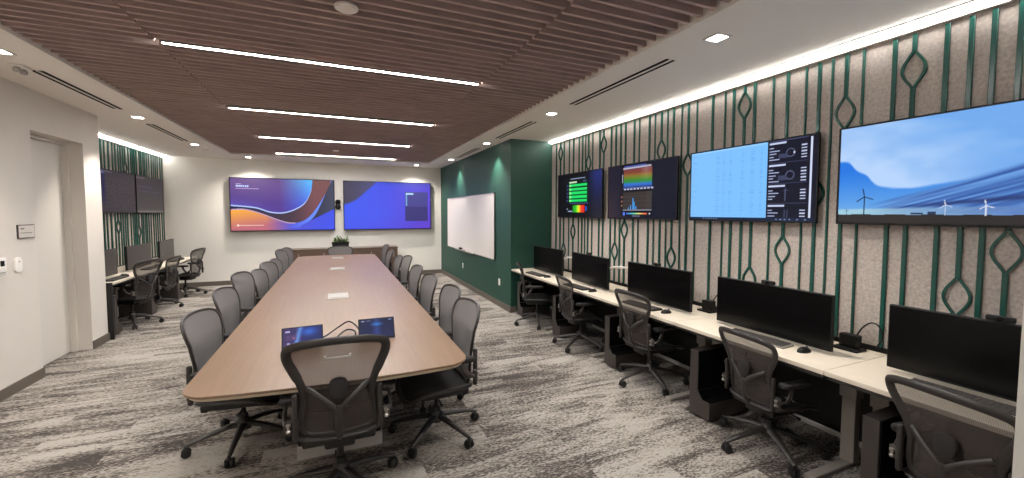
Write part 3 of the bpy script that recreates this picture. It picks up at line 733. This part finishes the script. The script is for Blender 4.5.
# ------------------------------------------------------------------ mesh office chair
def make_chair(rounded=False):
    t = thing('office_chair', 'x', 'chair')
    mesh_m = M_mesh2 if rounded else M_mesh
    U = []                                             # parts that ride on the gas lift
    half = [(.0, .452), (.10, .452), (.165, .462), (.196, .50), (.196, .56), (.184, .64), (.180, .70), (.198, .77), (.229, .84), (.254, .90), (.261, .945), (.248, .982), (.19, 1.004), (.10, 1.016)]
    if rounded:
        half = [(.0, .452), (.10, .452), (.165, .462), (.192, .50), (.194, .56), (.20, .64), (.21, .71), (.228, .78), (.245, .85), (.256, .91), (.252, .955), (.226, .99), (.17, 1.008), (.09, 1.017)]
    ctrl = half + [(0, 1.02)] + [(-x, z) for x, z in half[:0:-1]]
    def by(z): return interp(z, [(.44, -.205), (.56, -.22), (.70, -.23), (.85, -.25), (1.03, -.305)])
    def P(x, z): return (x, float(by(z)) + .045 * (x / .265) ** 2, z)
    def wd(x, z):
        k = .55 if rounded else 1.0
        if z > .985: return .023 * k
        if z > .80: return .026 * k
        if z > .68: return .022 * k
        return .016
    path = smooth_path(ctrl, 4, True)
    bm = B(); tube(bm, [P(x, z) for x, z in path], [(wd(x, z), .011) for x, z in path], True, 8, up=(0, 1, 0))
    U.append(link('back_frame', bm, M_frame, t, True))
    # woven back
    ou = smooth_path(half + [(0, 1.02)], 6)
    zs = np.linspace(.458, 1.012, 26); bm = B(); rows = []
    right = [(z, x) for x, z in ou]; right.sort()
    for z in zs:
        hw = max(float(interp(z, right)) - .004, .01); rows.append([bm.verts.new((lambda p: (p[0], p[1] + .006, p[2]))(P(hw * s, z))) for s in np.linspace(-1, 1, 13)])
    for A, C in zip(rows, rows[1:]):
        for k in range(12): bm.faces.new((A[k], A[k + 1], C[k + 1], C[k]))
    U.append(link('back_mesh', bm, mesh_m, t, True))
    # lower solid back band seen inside the frame
    # lumbar pad and Y shaped spine
    bm = B(); prism(bm, smooth_path([(-.04, .785), (0, .80), (.04, .785), (.05, .745), (.036, .69), (0, .668), (-.036, .69), (-.05, .745)], 4, True), -.268, -.246, 'y', .006)
    U.append(link('lumbar_pad', bm, M_seat, t, True))
    bm = B()
    for s in (-1, 1):
        tube(bm, smooth_path([(s * .165, -.225, .745), (s * .10, -.258, .70), (s * .045, -.275, .655), (s * .012, -.278, .62)], 5), [(.015, .008)] * 16, seg=8, up=(0, 1, 0))
    tube(bm, smooth_path([(0, -.278, .64), (0, -.276, .56), (0, -.262, .49), (0, -.225, .435), (0, -.15, .385)], 5), [(.021, .010)] * 21, seg=8, up=(0, 1, 0))
    U.append(link('spine_support', bm, M_frame, t, True))
    # arms
    for s in (-1, 1):
        bm = B(); box(bm, s * .225 - .014, s * .225 + .014, -.245, -.212, .45, .72, .012, seg=3); U.append(link('arm_post', bm, M_frame, t, True))
        bm = B(); tube(bm, smooth_path([(s * .228, -.21, .545), (s * .262, -.20, .54), (s * .285, -.165, .545), (s * .288, -.13, .59), (s * .275, -.10, .65)], 5), [(.011, .02)] * 21, seg=8, up=(0, 1, 0))
        box(bm, s * .258 - .024, s * .258 + .024, -.226, -.205, .50, .575, .006); ar = link('arm_bracket', bm, M_dark, t, True); U.append(ar)
        bm = B(); lathe(bm, [(0, 0), (.011, .001), (.013, .012), (.007, .018), (.007, .034), (.013, .040), (.013, .05), (0, .054)], 14, T(s * .258, -.235, .51)); kb = link('adjuster_knob', bm, M_alu, ar, True)
        bm = B(); pts = rrect(s * .268 - .042, s * .268 + .042, -.205, .085, .042); prism(bm, pts, .648, .682, 'z', .012); U.append(link('armrest', bm, M_seat, t, True))
    # seat: frame loop and woven seat that falls away at the front
    def sz(x, y): return .432 + .018 * (abs(x) / .24) ** 2 - .055 * max(0, (y - .10) / .16) ** 2
    sp = smooth_path([(.0, -.215), (.13, -.215), (.205, -.19), (.225, -.10), (.24, .05), (.245, .16), (.22, .235), (.12, .262), (0, .265), (-.12, .262), (-.22, .235), (-.245, .16), (-.24, .05), (-.225, -.10), (-.205, -.19), (-.13, -.215)], 4, True)
    bm = B(); tube(bm, [(x, y, sz(x, y)) for x, y in sp], [(.02, .014)] * len(sp), True, 8, up=(0, 0, 1)); U.append(link('seat_frame', bm, M_frame, t, True))
    bm = B(); rows = []
    for y in np.linspace(-.212, .262, 12):
        hw = .21 + .03 * min(1, (y + .22) / .3) - (.06 if y > .24 else 0); rows.append([bm.verts.new((hw * s, y, sz(hw * s, y) + .004 - .018 * (1 - s * s))) for s in np.linspace(-1, 1, 11)])
    for A, C in zip(rows, rows[1:]):
        for k in range(10): bm.faces.new((A[k], A[k + 1], C[k + 1], C[k]))
    U.append(link('seat', bm, M_seat, t, True))
    bm = B(); box(bm, -.085, .085, -.17, .15, .335, .40, .015); box(bm, -.20, .20, -.19, -.14, .375, .415, .012)
    box(bm, -.20, -.17, -.19, .14, .385, .425, .01); box(bm, .17, .20, -.19, .14, .385, .425, .01)
    tube(bm, [(.08, .05, .365), (.20, .05, .36), (.235, .05, .355)], [.006, .006, .012], seg=8); tube(bm, [(-.08, .03, .365), (-.20, .03, .36), (-.235, .03, .355)], [.006, .006, .012], seg=8)
    U.append(link('tilt_mechanism', bm, M_caster, t, True))
    bm = B(); lathe(bm, [(.030, .10), (.030, .20), (.027, .21), (.016, .215), (.016, .36)], 16); link('gas_lift', bm, M_caster, t, True)
    bm = B(); lathe(bm, [(.034, .095), (.05, .10), (.052, .14), (.042, .165), (.033, .18)], 20); link('base_hub', bm, M_frame, t, True)
    for k in range(5):
        bm = B(); tube(bm, [(.035, 0, .140), (.12, 0, .130), (.24, 0, .104), (.315, 0, .084), (.345, 0, .074)], [(.030, .020), (.026, .018), (.020, .014), (.016, .011), (.012, .009)], seg=10, up=(0, 0, 1))
        lg = link('base_leg', bm, M_frame, t, True); lg.rotation_euler = (0, 0, k * 2 * PI / 5)
        bm = B(); cy = Matrix.Rotation(PI / 2, 4, 'X')
        for s in (-1, 1):
            lathe(bm, [(0, -.011), (.022, -.011), (.029, -.006), (.029, .006), (.022, .011), (0, .011)], 18, T(.335, s * .016, .030) @ cy)
        box(bm, .320, .352, -.006, .006, .028, .066, .004); box(bm, .316, .356, -.027, .027, .05, .062, .005)
        link('caster', bm, M_caster, lg, True)
    return t, [o.name for o in U]
proto, upper = make_chair()
proto_round, _ = make_chair(True)
upper_kinds = {n.split('.')[0] for n in upper}
used = set()
def place_chair(x, y, face, label, group, dz=0.0, base=0.0, kind=0, tilt=0.0, size=1.0):
    src = (proto, proto_round)[kind]
    o = copy_tree(src) if kind in used else src; used.add(kind)
    o.location = (x, y, 0); o.rotation_euler = (0, 0, math.radians(face - 90))
    o['label'] = label; o['group'] = group
    k = 0
    for ch in o.children:
        if ch.name.split('.')[0] == 'base_leg':
            ch.rotation_euler = (0, 0, math.radians(base - face + 90 + 72 * k)); k += 1
        elif ch.name.split('.')[0] in upper_kinds:
            ch.location = (0, 0, dz); ch.scale = (size, size, size)
            if tilt and ch.name.split('.')[0] in ('back_frame', 'back_mesh', 'lumbar_pad', 'spine_support'):   # leaning back
                a = math.radians(tilt); ch.rotation_euler = (a, 0, 0)
                ch.location = Vector((0, 0, dz)) + size * (Vector((0, -.2, .45)) - Matrix.Rotation(a, 3, 'X') @ Vector((0, -.2, .45)))
    return o
GC = 'mesh chairs around the conference table'
GT = 'mesh task chairs at the right hand desks'
GL = 'mesh task chairs in the left recess'
near_chair = place_chair(-.002, 2.60, 88.5, 'mesh office chair with its back to the camera at the near table end', GC, 0.028, 20, 0, 0, .955)
place_chair(-0.653, 3.452, -8.6, 'nearest mesh chair on the left side of the conference table', GC, -0.054, 50, 1, 0)
place_chair(-0.689, 4.338, -5.7, 'second mesh chair from the near end on the table left side', GC, -0.034, 10, 1, 0)
place_chair(-0.751, 5.347, -10.9, 'third mesh chair on the table left side, pulled out a little', GC, -0.03, 30, 1, 0)
place_chair(-0.675, 5.961, -8, 'fourth mesh chair from the near end on the table left side', GC, -0.079, 0, 1, 0)
place_chair(-0.671, 6.63, -14, 'fifth mesh chair from the near end on the table left side', GC, -0.063, 40, 1, 0)
place_chair(-0.649, 7.33, -7, 'sixth mesh chair from the near end on the table left side', GC, -0.089, 20, 1, 0)
place_chair(-0.658, 8.05, -12, 'seventh mesh chair from the near end on the table left side', GC, -0.016, 10, 1, 0)
place_chair(-0.634, 8.77, -10, 'farthest mesh chair on the left side of the conference table', GC, -0.028, 50, 1, 0)
place_chair(0.67, 3.008, 183.3, 'nearest mesh chair on the right side of the conference table', GC, -0.032, 12, 1, 0)
place_chair(0.711, 3.659, 182.7, 'second mesh chair from the near end on the table right side', GC, -0.03, 40, 1, 0)
place_chair(0.665, 4.37, 183.4, 'third mesh chair from the near end on the table right side', GC, -0.022, 20, 1, 0)
place_chair(0.667, 5.18, 183.2, 'fourth mesh chair from the near end on the table right side', GC, -0.023, 0, 1, 0)
place_chair(0.709, 6.214, 184, 'fifth mesh chair on the table right side, pulled out a little', GC, -0.003, 30, 1, 0)
place_chair(0.674, 6.867, 182.4, 'sixth mesh chair from the near end on the table right side', GC, -0.065, 10, 1, 0)
place_chair(0.631, 7.684, 182.4, 'seventh mesh chair from the near end on the table right side', GC, -0.038, 50, 1, 0)
place_chair(0.67, 8.746, 183.7, 'farthest mesh chair on the right side of the conference table', GC, -0.016, 25, 1, 0)
place_chair(2.748, 0.83, -10, 'nearest mesh task chair at the right desks, cut off by the photo edge', GT, -0.013, 37, 0, 4, 0.884)
place_chair(2.816, 1.891, -6.4, 'mesh task chair at the second right desk from the camera', GT, -0.004, 168, 0, 4, 0.842)
place_chair(2.843, 3.12, -0.3, 'mesh task chair at the third right desk from the camera', GT, 0, 180, 0, 4, 0.906)
place_chair(2.8, 4.311, -7.6, 'mesh task chair at the fourth right desk from the camera', GT, 0, 138, 0, 4, 0.884)
place_chair(2.755, 5.435, -24.7, 'mesh task chair seen edge on at the desk beside the green wall', GT, 0, 175, 0, 4, 0.909)
place_chair(-2.806, 7.689, 162.4, 'nearest mesh task chair in the left recess', GL, 0, 6, 0, 4, 0.956)
place_chair(-2.879, 8.909, 173.8, 'middle mesh task chair in the left recess', GL, 0, 62, 0, 4, 0.88)
place_chair(-2.835, 10.124, 167.8, 'farthest mesh task chair in the left recess by the far wall', GL, 0, -3, 0, 4, 0.92)
place_chair(.06, 9.78, -90, 'mesh chair facing the camera at the far end of the table', GC, -.12, 10, 1)
bm = B(); tube(bm, [(-.06, -.287, .912), (.06, -.287, .912)], .005, seg=8); box(bm, -.068, -.056, -.291, -.269, .905, .922, .002); box(bm, .056, .068, -.291, -.269, .905, .922, .002); link('hanger_bar', bm, M_alu, near_chair, True)

# ------------------------------------------------------------------ desks and what stands on them
DW, DD = 1.185, .70
def make_desk():
    t = thing('desk', 'x', 'desk')
    h = DW / 2 - .002
    bm = B(); box(bm, 0, DD, -h, h, TZ - .028, TZ, .003); link('desktop', bm, M_laminate, t)
    bm = B(); box(bm, .012, DD - .01, -h + .01, h - .01, TZ - .05, TZ - .0282); link('under_frame', bm, M_edge, t)
    for s in (-1, 1):
        y = s * (h - .083)
        bm = B(); box(bm, .44, .50, y - .04, y + .04, .03, TZ - .05, .004); lg = link('leg', bm, M_silver, t)
        bm = B(); box(bm, .04, .66, y - .03, y + .03, 0, .03, .006); link('foot', bm, M_silver, lg)
        bm = B(); box(bm, .425, .515, y - .05, y + .05, .46, .57, .006); link('leg_collar', bm, M_silver, lg)
    bm = B(); box(bm, .645, .665, -h + .02, h - .02, .16, TZ - .05); link('modesty_panel', bm, M_panel, t)
    bm = B(); box(bm, .46, .62, -h + .15, h - .15, .56, .66, .01); link('cable_tray', bm, M_panel, t)
    return t
def make_cubby():
    t = thing('storage_cubby', 'x', 'cubby')
    # L shaped side profile: tall side on the user's left, low tray on the right
    bm = B(); prism(bm, [(-.10, 0.02), (.10, 0.02), (.10, .55), (.02, .55), (.02, .22), (-.03, .16), (-.10, .16)], 0, .42, 'x', .004); link('body', bm, M_dark, t)
    bm = B(); box(bm, .40, .42, -.10, .02, .16, .55); box(bm, .006, .40, .012, .0195, .23, .545); prism(bm, [(-.099, .1605), (-.031, .1605), (.0125, .213), (.0125, .22), (-.035, .167), (-.099, .167)], .006, .40, 'x'); link('shade_liner', bm, M_slot, t)  # black plates paint the shade on the cubby's inner faces
    bm = B()
    for x in (.05, .37):
        for y in (-.07, .07): lathe(bm, [(.012, 0), (.018, .004), (.018, .02)], 12, T(x, y, 0))
    link('glide', bm, M_caster, t)
    return t
def make_monitor(side=-1, w=.88, h=.375):
    t = thing('monitor', 'x', 'monitor')
    z0 = .028
    bm = B(); box(bm, .0, .03, -w / 2, w / 2, z0, z0 + h, .005); box(bm, .028, .06, -w * .3, w * .3, z0 + .06, z0 + h - .08, .015); link('housing', bm, M_black, t)
    bm = B(); box(bm, -.002, .001, -w / 2 + .007, w / 2 - .007, z0 + .014, z0 + h - .007); link('screen', bm, M_screen_off, t)
    # pole and jointed white arm behind
    bm = B(); box(bm, .055, .075, -.05, .05, z0 + .13, z0 + .25, .004); tube(bm, smooth_path([(.07, 0, z0 + .19), (.13, side * .10, z0 + .20), (.19, side * .28, z0 + .235)], 5), .012, seg=10)
    tube(bm, [(.19, side * .28, z0 + .245), (.23, side * (.53 if side < 0 else .36), z0 + .27)], .014, seg=10); tube(bm, [(.23, side * (.53 if side < 0 else .36), z0 + .28), (.25, side * (.53 if side < 0 else .36), z0 + .12)], .013, seg=10)
    link('arm', bm, M_white, t, True)
    bm = B(); lathe(bm, [(.055, 0), (.055, .012), (.02, .016), (.02, .20)], 16, T(.25, side * (.53 if side < 0 else .36), 0)); link('pole', bm, M_alu, t, True)
    return t
def make_grey_monitor():
    t = make_monitor(-1)
    for ch in t.children:
        if ch.name.startswith('screen'): ch.data.materials[0] = M_screen_grey
    return t
def make_webcam():
    t = thing('webcam', 'x', 'webcam')
    bm = B(); box(bm, -.012, .014, -.05, .05, .006, .034, .006); link('body', bm, M_black, t)
    bm = B(); lathe(bm, [(0, 0), (.010, .001), (.011, .006)], 14, T(-.017, 0, .02) @ Matrix.Rotation(PI / 2, 4, 'Y')); link('lens', bm, M_screen_off, t)
    bm = B(); box(bm, -.006, .03, -.02, .02, 0, .007); link('clip', bm, M_black, t)
    return t
def make_keyboard(body, keym):
    t = thing('keyboard', 'x', 'keyboard')
    bm = B(); prism(bm, [(-.065, 0), (.065, 0), (.065, .018), (-.065, .011)], -.22, .22, 'y', .002); link('body', bm, body, t)
    bm = B()
    for r in range(5):
        xx = -.052 + r * .0235
        for c in range(19):
            yy = .205 - c * .0225; z = .0115 + (xx + .065) * .054
            box(bm, xx - .009, xx + .009, yy - .009, yy + .009, z, z + .006)
    link('keys', bm, keym, t)
    return t
def make_mouse():
    t = thing('mouse', 'x', 'mouse')
    bm = B(); bmesh.ops.create_uvsphere(bm, u_segments=20, v_segments=12, radius=1)
    for v in bm.verts: v.co = Vector((v.co.x * .058, v.co.y * .033, max(v.co.z, 0) * .034 * (1 - .15 * v.co.x)))
    link('body', bm, M_black, t, True)
    bm = B(); lathe(bm, [(0, -.004), (.009, -.004), (.009, .004), (0, .004)], 12, T(.028, 0, .027) @ Matrix.Rotation(PI / 2, 4, 'X')); link('scroll_wheel', bm, M_key, t)
    return t
def make_dock():
    t = thing('docking_station', 'x', 'docking station')
    bm = B(); box(bm, -.06, .06, -.075, .075, .0, .018, .005); box(bm, -.02, .04, -.055, .055, .018, .105, .006); link('body', bm, M_black, t)
    bm = B(); tube(bm, smooth_path([(.03, -.02, .08), (.06, -.04, .15), (.06, -.09, .20), (.05, -.14, .19), (.05, -.16, .12), (.06, -.13, .05)], 6), .005, seg=8); link('cord', bm, M_black, t, True)
    return t
ORDR = ['first', 'second', 'third', 'fourth', 'fifth']
first = {}
def inst(kind, maker, loc, rz, label, group):
    o = maker() if kind not in first else copy_tree(first[kind])
    first.setdefault(kind, o)
    o.location = loc; o.rotation_euler = (0, 0, rz); o['label'] = label; o['group'] = group
    return o
DX = 2.655
seams = [.275 + DW * k for k in range(5)]
where = ['nearest the camera', 'second from the camera', 'third from the camera', 'fourth from the camera', 'beside the green wall']
MON = [(.875, 3.0, 0.0, .0), (2.03, 2.96, 0.0, 0), (3.185, 2.955, 0.0, 0), (4.36, 2.93, -.06, 0), (5.505, 2.95, .02, 0)]
KB = [(.95, 2.90), (2.03, 2.87), (3.22, 2.80), (4.36, 2.76), (5.50, 2.76)]
for k in range(5):
    yc = seams[k] + DW / 2; z = TZ - (.012 if k == 0 else 0)
    d = inst('desk', make_desk, (DX, yc, 0), 0, 'pale topped standing desk along the right wall, ' + where[k], 'desks along the right wall')
    if k == 0: d.location.z = 0
    inst('cubby', make_cubby, (DX + .04, yc + DW / 2 - (.285 if k == 0 else .255), 0), 0, 'charcoal open storage cubby under the right desk ' + where[k], 'cubbies under the right desks')
    y, x, r, _ = MON[k]
    m = inst('monitor' if k > 2 else 'monitor_hidden_arm', make_monitor if k > 2 else (lambda: make_monitor(1)), (x, y, TZ), r, 'wide black monitor on the right desk ' + where[k], 'monitors on the right desks')
    if k in (0, 1, 2, 3):
        c, s = math.cos(r), math.sin(r); off = 0
        inst('webcam', make_webcam, (x - s * off + .004, y + c * off, TZ + .400), r, 'small black webcam on top of the right desk monitor ' + where[k], 'webcams on the right monitors')
    ky, kx = KB[k]
    if k in (0, 1):
        kind = 'kb_pale' ; f = lambda: make_keyboard(M_kbody if True else M_black, M_key)
    else:
        kind = 'kb_dark'; f = lambda: make_keyboard(M_black, M_key)
    inst(kind, f, (kx, ky, TZ), .04 if k else 0, ('grey' if k < 2 else 'black') + ' keyboard on the right desk ' + where[k], 'keyboards on the right desks')
    if k: inst('mouse', make_mouse, (kx + .03, ky - .31, TZ), 0, 'small black mouse beside the keyboard on the right desk ' + where[k], 'mice on the right desks')
for y, x, lab in ((1.63, 3.24, 'black docking station with looped cord beside the second monitor from the camera'), (2.80, 3.24, 'black docking station with looped cord beside the third monitor from the camera'), (4.83, 3.23, 'black docking station with cord between the two farthest right monitors')):
    inst('dock', make_dock, (x, y, TZ), 0, lab, 'docking stations on the right desks')
LX = -2.73
wl = ['nearest the recess corner', 'in the middle of the recess', 'by the far wall']
for k in range(3):
    yc = 6.94 + DW * (k + .5)
    inst('desk', make_desk, (LX, yc, 0), PI, 'pale topped desk in the left recess, ' + wl[k], 'desks in the left recess')
    inst('cubby', make_cubby, (LX - .04, yc - DW / 2 + .255, 0), PI, 'charcoal open storage cubby under the left desk ' + wl[k], 'cubbies under the left desks')
    inst('monitor_grey', make_grey_monitor, (-2.98, yc - .19, TZ), PI + (.0, .0, .06)[k], 'wide dark monitor on the left desk ' + wl[k], 'monitors on the left desks')
    inst('kb_dark', lambda: make_keyboard(M_black, M_key), (-2.84, yc - .19, TZ), PI, 'black keyboard on the left desk ' + wl[k], 'keyboards on the left desks')
    inst('mouse', make_mouse, (-2.86, yc + .12, TZ), PI, 'small black mouse on the left desk ' + wl[k], 'mice on the left desks')
bm = B(); box(bm, XL2 + .02, LX + .02, YC + .012, YC + .037, 0, TZ + .012, .003)
tag(link('end_panel', bm, M_panel), 'thin black upright end panel closing the left recess desks', 'panel')

# ------------------------------------------------------------------ far wall: credenza, plant, camera
cr = thing('credenza', 'low brown wood credenza under the far wall displays', 'cabinet', (.06, YF - .012, 0))
CW, CD, CH = 2.70, .46, .80
bm = B(); box(bm, -CW / 2, CW / 2, -CD, 0, .08, CH - .03, .002); link('body', bm, M_credenza, cr)
bm = B(); box(bm, -CW / 2 - .01, CW / 2 + .01, -CD - .015, 0, CH - .03, CH, .003); link('top', bm, M_cred_top, cr)
bm = B(); box(bm, -CW / 2 + .03, CW / 2 - .03, -CD + .04, -.02, 0, .08); link('plinth', bm, M_black, cr)
for k in range(5):
    x0 = -CW / 2 + .01 + k * (CW - .02) / 5
    bm = B(); box(bm, x0 + .004, x0 + (CW - .02) / 5 - .004, -CD - .018, -CD, .09, CH - .04, .002); dr = link('door', bm, M_credenza, cr)
    bm = B(); box(bm, x0 + .44, x0 + .455, -CD - .03, -CD - .018, .55, .70, .003); link('handle', bm, M_alu, dr)
pl = thing('potted_plant', 'small green plant in a black planter on the credenza', 'plant', (.075, YF - .24, CH))
bm = B(); prism(bm, [(-.18, 0), (.18, 0), (.20, .15), (-.20, .15)], -.075, .075, 'y', .006); link('planter', bm, M_black, pl)
bm = B(); rr = random.Random(5)
for k in range(64):
    a = rr.uniform(0, 2 * PI); L = rr.uniform(.08, .17); x0 = rr.uniform(-.14, .14); up = rr.uniform(.25, 1.0); w = rr.uniform(.016, .034)
    dx, dy = math.cos(a), math.sin(a) * .7; pts = []
    for s in range(6):
        q = s / 5; pts.append((x0 + dx * L * q, dy * L * q,   .135 + up * L * q * 1.3 - .10 * q * q * (1.2 - up)))
    nx, ny = -dy, dx; vl, vr = [], []
    for s, p in enumerate(pts):
        ww = w * math.sin(PI * (.12 + .86 * s / 5)); vl.append(bm.verts.new((p[0] - nx * ww, p[1] - ny * ww, p[2]))); vr.append(bm.verts.new((p[0] + nx * ww, p[1] + ny * ww, p[2] + .004)))
    for s in range(5): bm.faces.new((vl[s], vr[s], vr[s + 1], vl[s + 1]))
link('foliage', bm, M_leaf, pl, True)
vc = thing('mounted_camera', 'black pan and tilt camera on the far wall between the displays', 'camera', (.035, YF, 1.90))
bm = B(); box(bm, -.07, .07, -.10, -.001, -.12, -.09, .006); box(bm, -.05, .05, -.012, 0, -.16, -.02, .003); link('bracket', bm, M_black, vc)
bm = B(); lathe(bm, [(.06, -.09), (.066, -.07), (.055, -.045), (.04, -.03)], 20, T(0, -.08, 0)); link('base', bm, M_black, vc, True)
bm = B(); lathe(bm, [(0, -.07), (.045, -.065), (.06, -.03), (.062, .02), (.05, .055), (.0, .06)], 20, T(0, -.085, .03)); hd = link('head', bm, M_black, vc, True)
bm = B(); lathe(bm, [(.035, 0), (.035, .03), (.028, .034), (0, .03)], 18, T(0, -.14, .03) @ Matrix.Rotation(PI / 2, 4, 'X')); link('lens', bm, M_screen_off, hd, True)

# ------------------------------------------------------------------ whiteboard, outlets, plates
wb = thing('whiteboard', 'wide white marker board on the green wall', 'whiteboard', (XG, 8.625, 1.425))
hw, hh = 1.70, .612
bm = B(); box(bm, -.022, 0, -hw, hw, -hh, hh, .002); link('board', bm, M_board, wb)
bm = B()
for a in ((-hw, hw, hh - .012, hh), (-hw, hw, -hh, -hh + .012), (-hw, -hw + .012, -hh, hh), (hw - .012, hw, -hh, hh)): box(bm, -.028, -.001, a[0], a[1], a[2], a[3])
link('frame', bm, M_alu, wb)
bm = B(); box(bm, -.085, -.02, -.55, .75, -hh + .002, -hh + .014, .003); box(bm, -.09, -.083, -.55, .75, -hh + .002, -hh + .026, .002); link('tray', bm, M_alu, wb)
er = thing('board_eraser', 'small black eraser on the whiteboard tray', 'eraser', (XG - .055, 9.05, 1.425 - hh + .015))
bm = B(); box(bm, -.024, .024, -.065, .065, .012, .045, .006); link('grip', bm, M_black, er)
bm = B(); box(bm, -.024, .024, -.065, .065, 0, .012, .002); link('felt_pad', bm, M_felt, er)
mk = thing('marker_pen', 'dark marker pen on the whiteboard tray beside the eraser', 'marker', (XG - .055, 8.75, 1.425 - hh + .023))
cyx = Matrix.Rotation(PI / 2, 4, 'X')
bm = B(); lathe(bm, [(.0, -.06), (.008, -.058), (.008, .03), (0, .032)], 12, cyx); link('barrel', bm, M_black, mk, True)
bm = B(); lathe(bm, [(.0, .033), (.0088, .034), (.0088, .07), (0, .072)], 12, cyx); link('cap', bm, M_red, mk, True)
def outlet(label, loc, rz):
    t = thing('socket_outlet', label, 'outlet', loc, rz, 'white wall outlets')
    bm = B(); box(bm, -.038, .038, -.008, 0, -.06, .06, .003); link('plate', bm, M_white, t)
    for dz in (-.025, .025):
        bm = B(); box(bm, -.017, .017, -.011, -.008, dz - .014, dz + .014, .004); so = link('socket', bm, M_white, t)
        bm = B(); box(bm, -.008, -.005, -.0118, -.0108, dz - .005, dz + .006); box(bm, .005, .008, -.0118, -.0108, dz - .005, dz + .006); link('slots', bm, M_slot, so)
outlet('white wall outlet low on the green wall, farther one under the whiteboard', (XG, 9.02, .46), -PI / 2)
outlet('white wall outlet low on the green wall, nearer one', (XG, 6.73, .44), -PI / 2)
outlet('white wall outlet low on the far wall, left of the credenza', (-1.926, YF, .44), 0)
sg = thing('room_sign', 'small framed room sign on the left wall beside the door', 'sign', (XL, 5.46, 1.487), PI / 2)
bm = B(); box(bm, -.115, .115, -.012, 0, -.066, .066, .002); link('frame', bm, M_dark, sg)
bm = B(); box(bm, -.107, .107, -.0135, -.011, -.058, .058); link('face', bm, M_sign, sg)
bm = B(); box(bm, -.085, -.035, -.0145, -.0134, .022, .034); box(bm, -.085, -.075, -.0145, -.0134, -.018, -.008)
for k in range(9): box(bm, -.065 + k * .0155, -.053 + k * .0155, -.0145, -.0134, -.017, -.010)
link('lettering', bm, M_signink, sg)
th = thing('thermostat', 'white thermostat with a dark screen on the left wall', 'thermostat', (XL, 5.09, 1.19), PI / 2)
bm = B(); box(bm, -.06, .06, -.028, 0, -.075, .075, .006); link('body', bm, M_white, th)
bm = B(); box(bm, -.018, .03, -.0295, -.027, .002, .05); link('display', bm, M_screen_off, th)
bm = B(); box(bm, -.035, .035, -.030, -.027, -.06, -.05); link('button', bm, M_alu, th)
sw = thing('light_switch', 'rounded white switch on the left wall beside the thermostat', 'switch', (XL, 5.32, 1.18), PI / 2)
bm = B(); prism(bm, rrect(-.042, .042, -.07, .07, .03), -.02, 0, 'y', .004); link('body', bm, M_white, sw, True)
bm = B(); lathe(bm, [(0, .004), (.008, .004), (.009, 0)], 12, T(0, -.02, .03) @ Matrix.Rotation(PI / 2, 4, 'X')); link('button', bm, M_alu, sw, True)

# ------------------------------------------------------------------ world, camera, view
w = bpy.data.worlds.new('world'); SC.world = w; w.use_nodes = True
w.node_tree.nodes['Background'].inputs['Color'].default_value = (1.0, .96, .92, 1); w.node_tree.nodes['Background'].inputs['Strength'].default_value = .05
cam = bpy.data.cameras.new('camera'); co = bpy.data.objects.new('camera', cam); COL.objects.link(co)
F, YAW, PITCHC, ROLL, CY = 407.7, .4058, .0517, -.0022, 233.55
cam.sensor_fit = 'HORIZONTAL'; cam.sensor_width = 36.0; cam.lens = 36.0 * F / 1024
cam.shift_x = 0.0; cam.shift_y = (CY - 239.0) / 1024
f = Vector((math.sin(YAW) * math.cos(PITCHC), math.cos(YAW) * math.cos(PITCHC), -math.sin(PITCHC)))
r = Vector((math.cos(YAW), -math.sin(YAW), 0)); dn = f.cross(r)
r2 = r * math.cos(ROLL) + dn * math.sin(ROLL); d2 = dn * math.cos(ROLL) - r * math.sin(ROLL)
R3 = Matrix((r2, -d2, -f)).transposed()
co.matrix_world = Matrix.Translation((0, 0, CAM_H)) @ R3.to_4x4()
cam.clip_start = .02; cam.clip_end = 60
SC.camera = co
vs = SC.view_settings
vs.view_transform = 'Standard'; vs.look = 'None'; vs.exposure = 0.85; vs.gamma = 1.0; vs.use_curve_mapping = False
SC.cycles.max_bounces = 8; SC.cycles.diffuse_bounces = 5; SC.cycles.glossy_bounces = 3; SC.cycles.transparent_max_bounces = 16
SC.cycles.sample_clamp_indirect = 6.0; SC.cycles.use_denoising = True
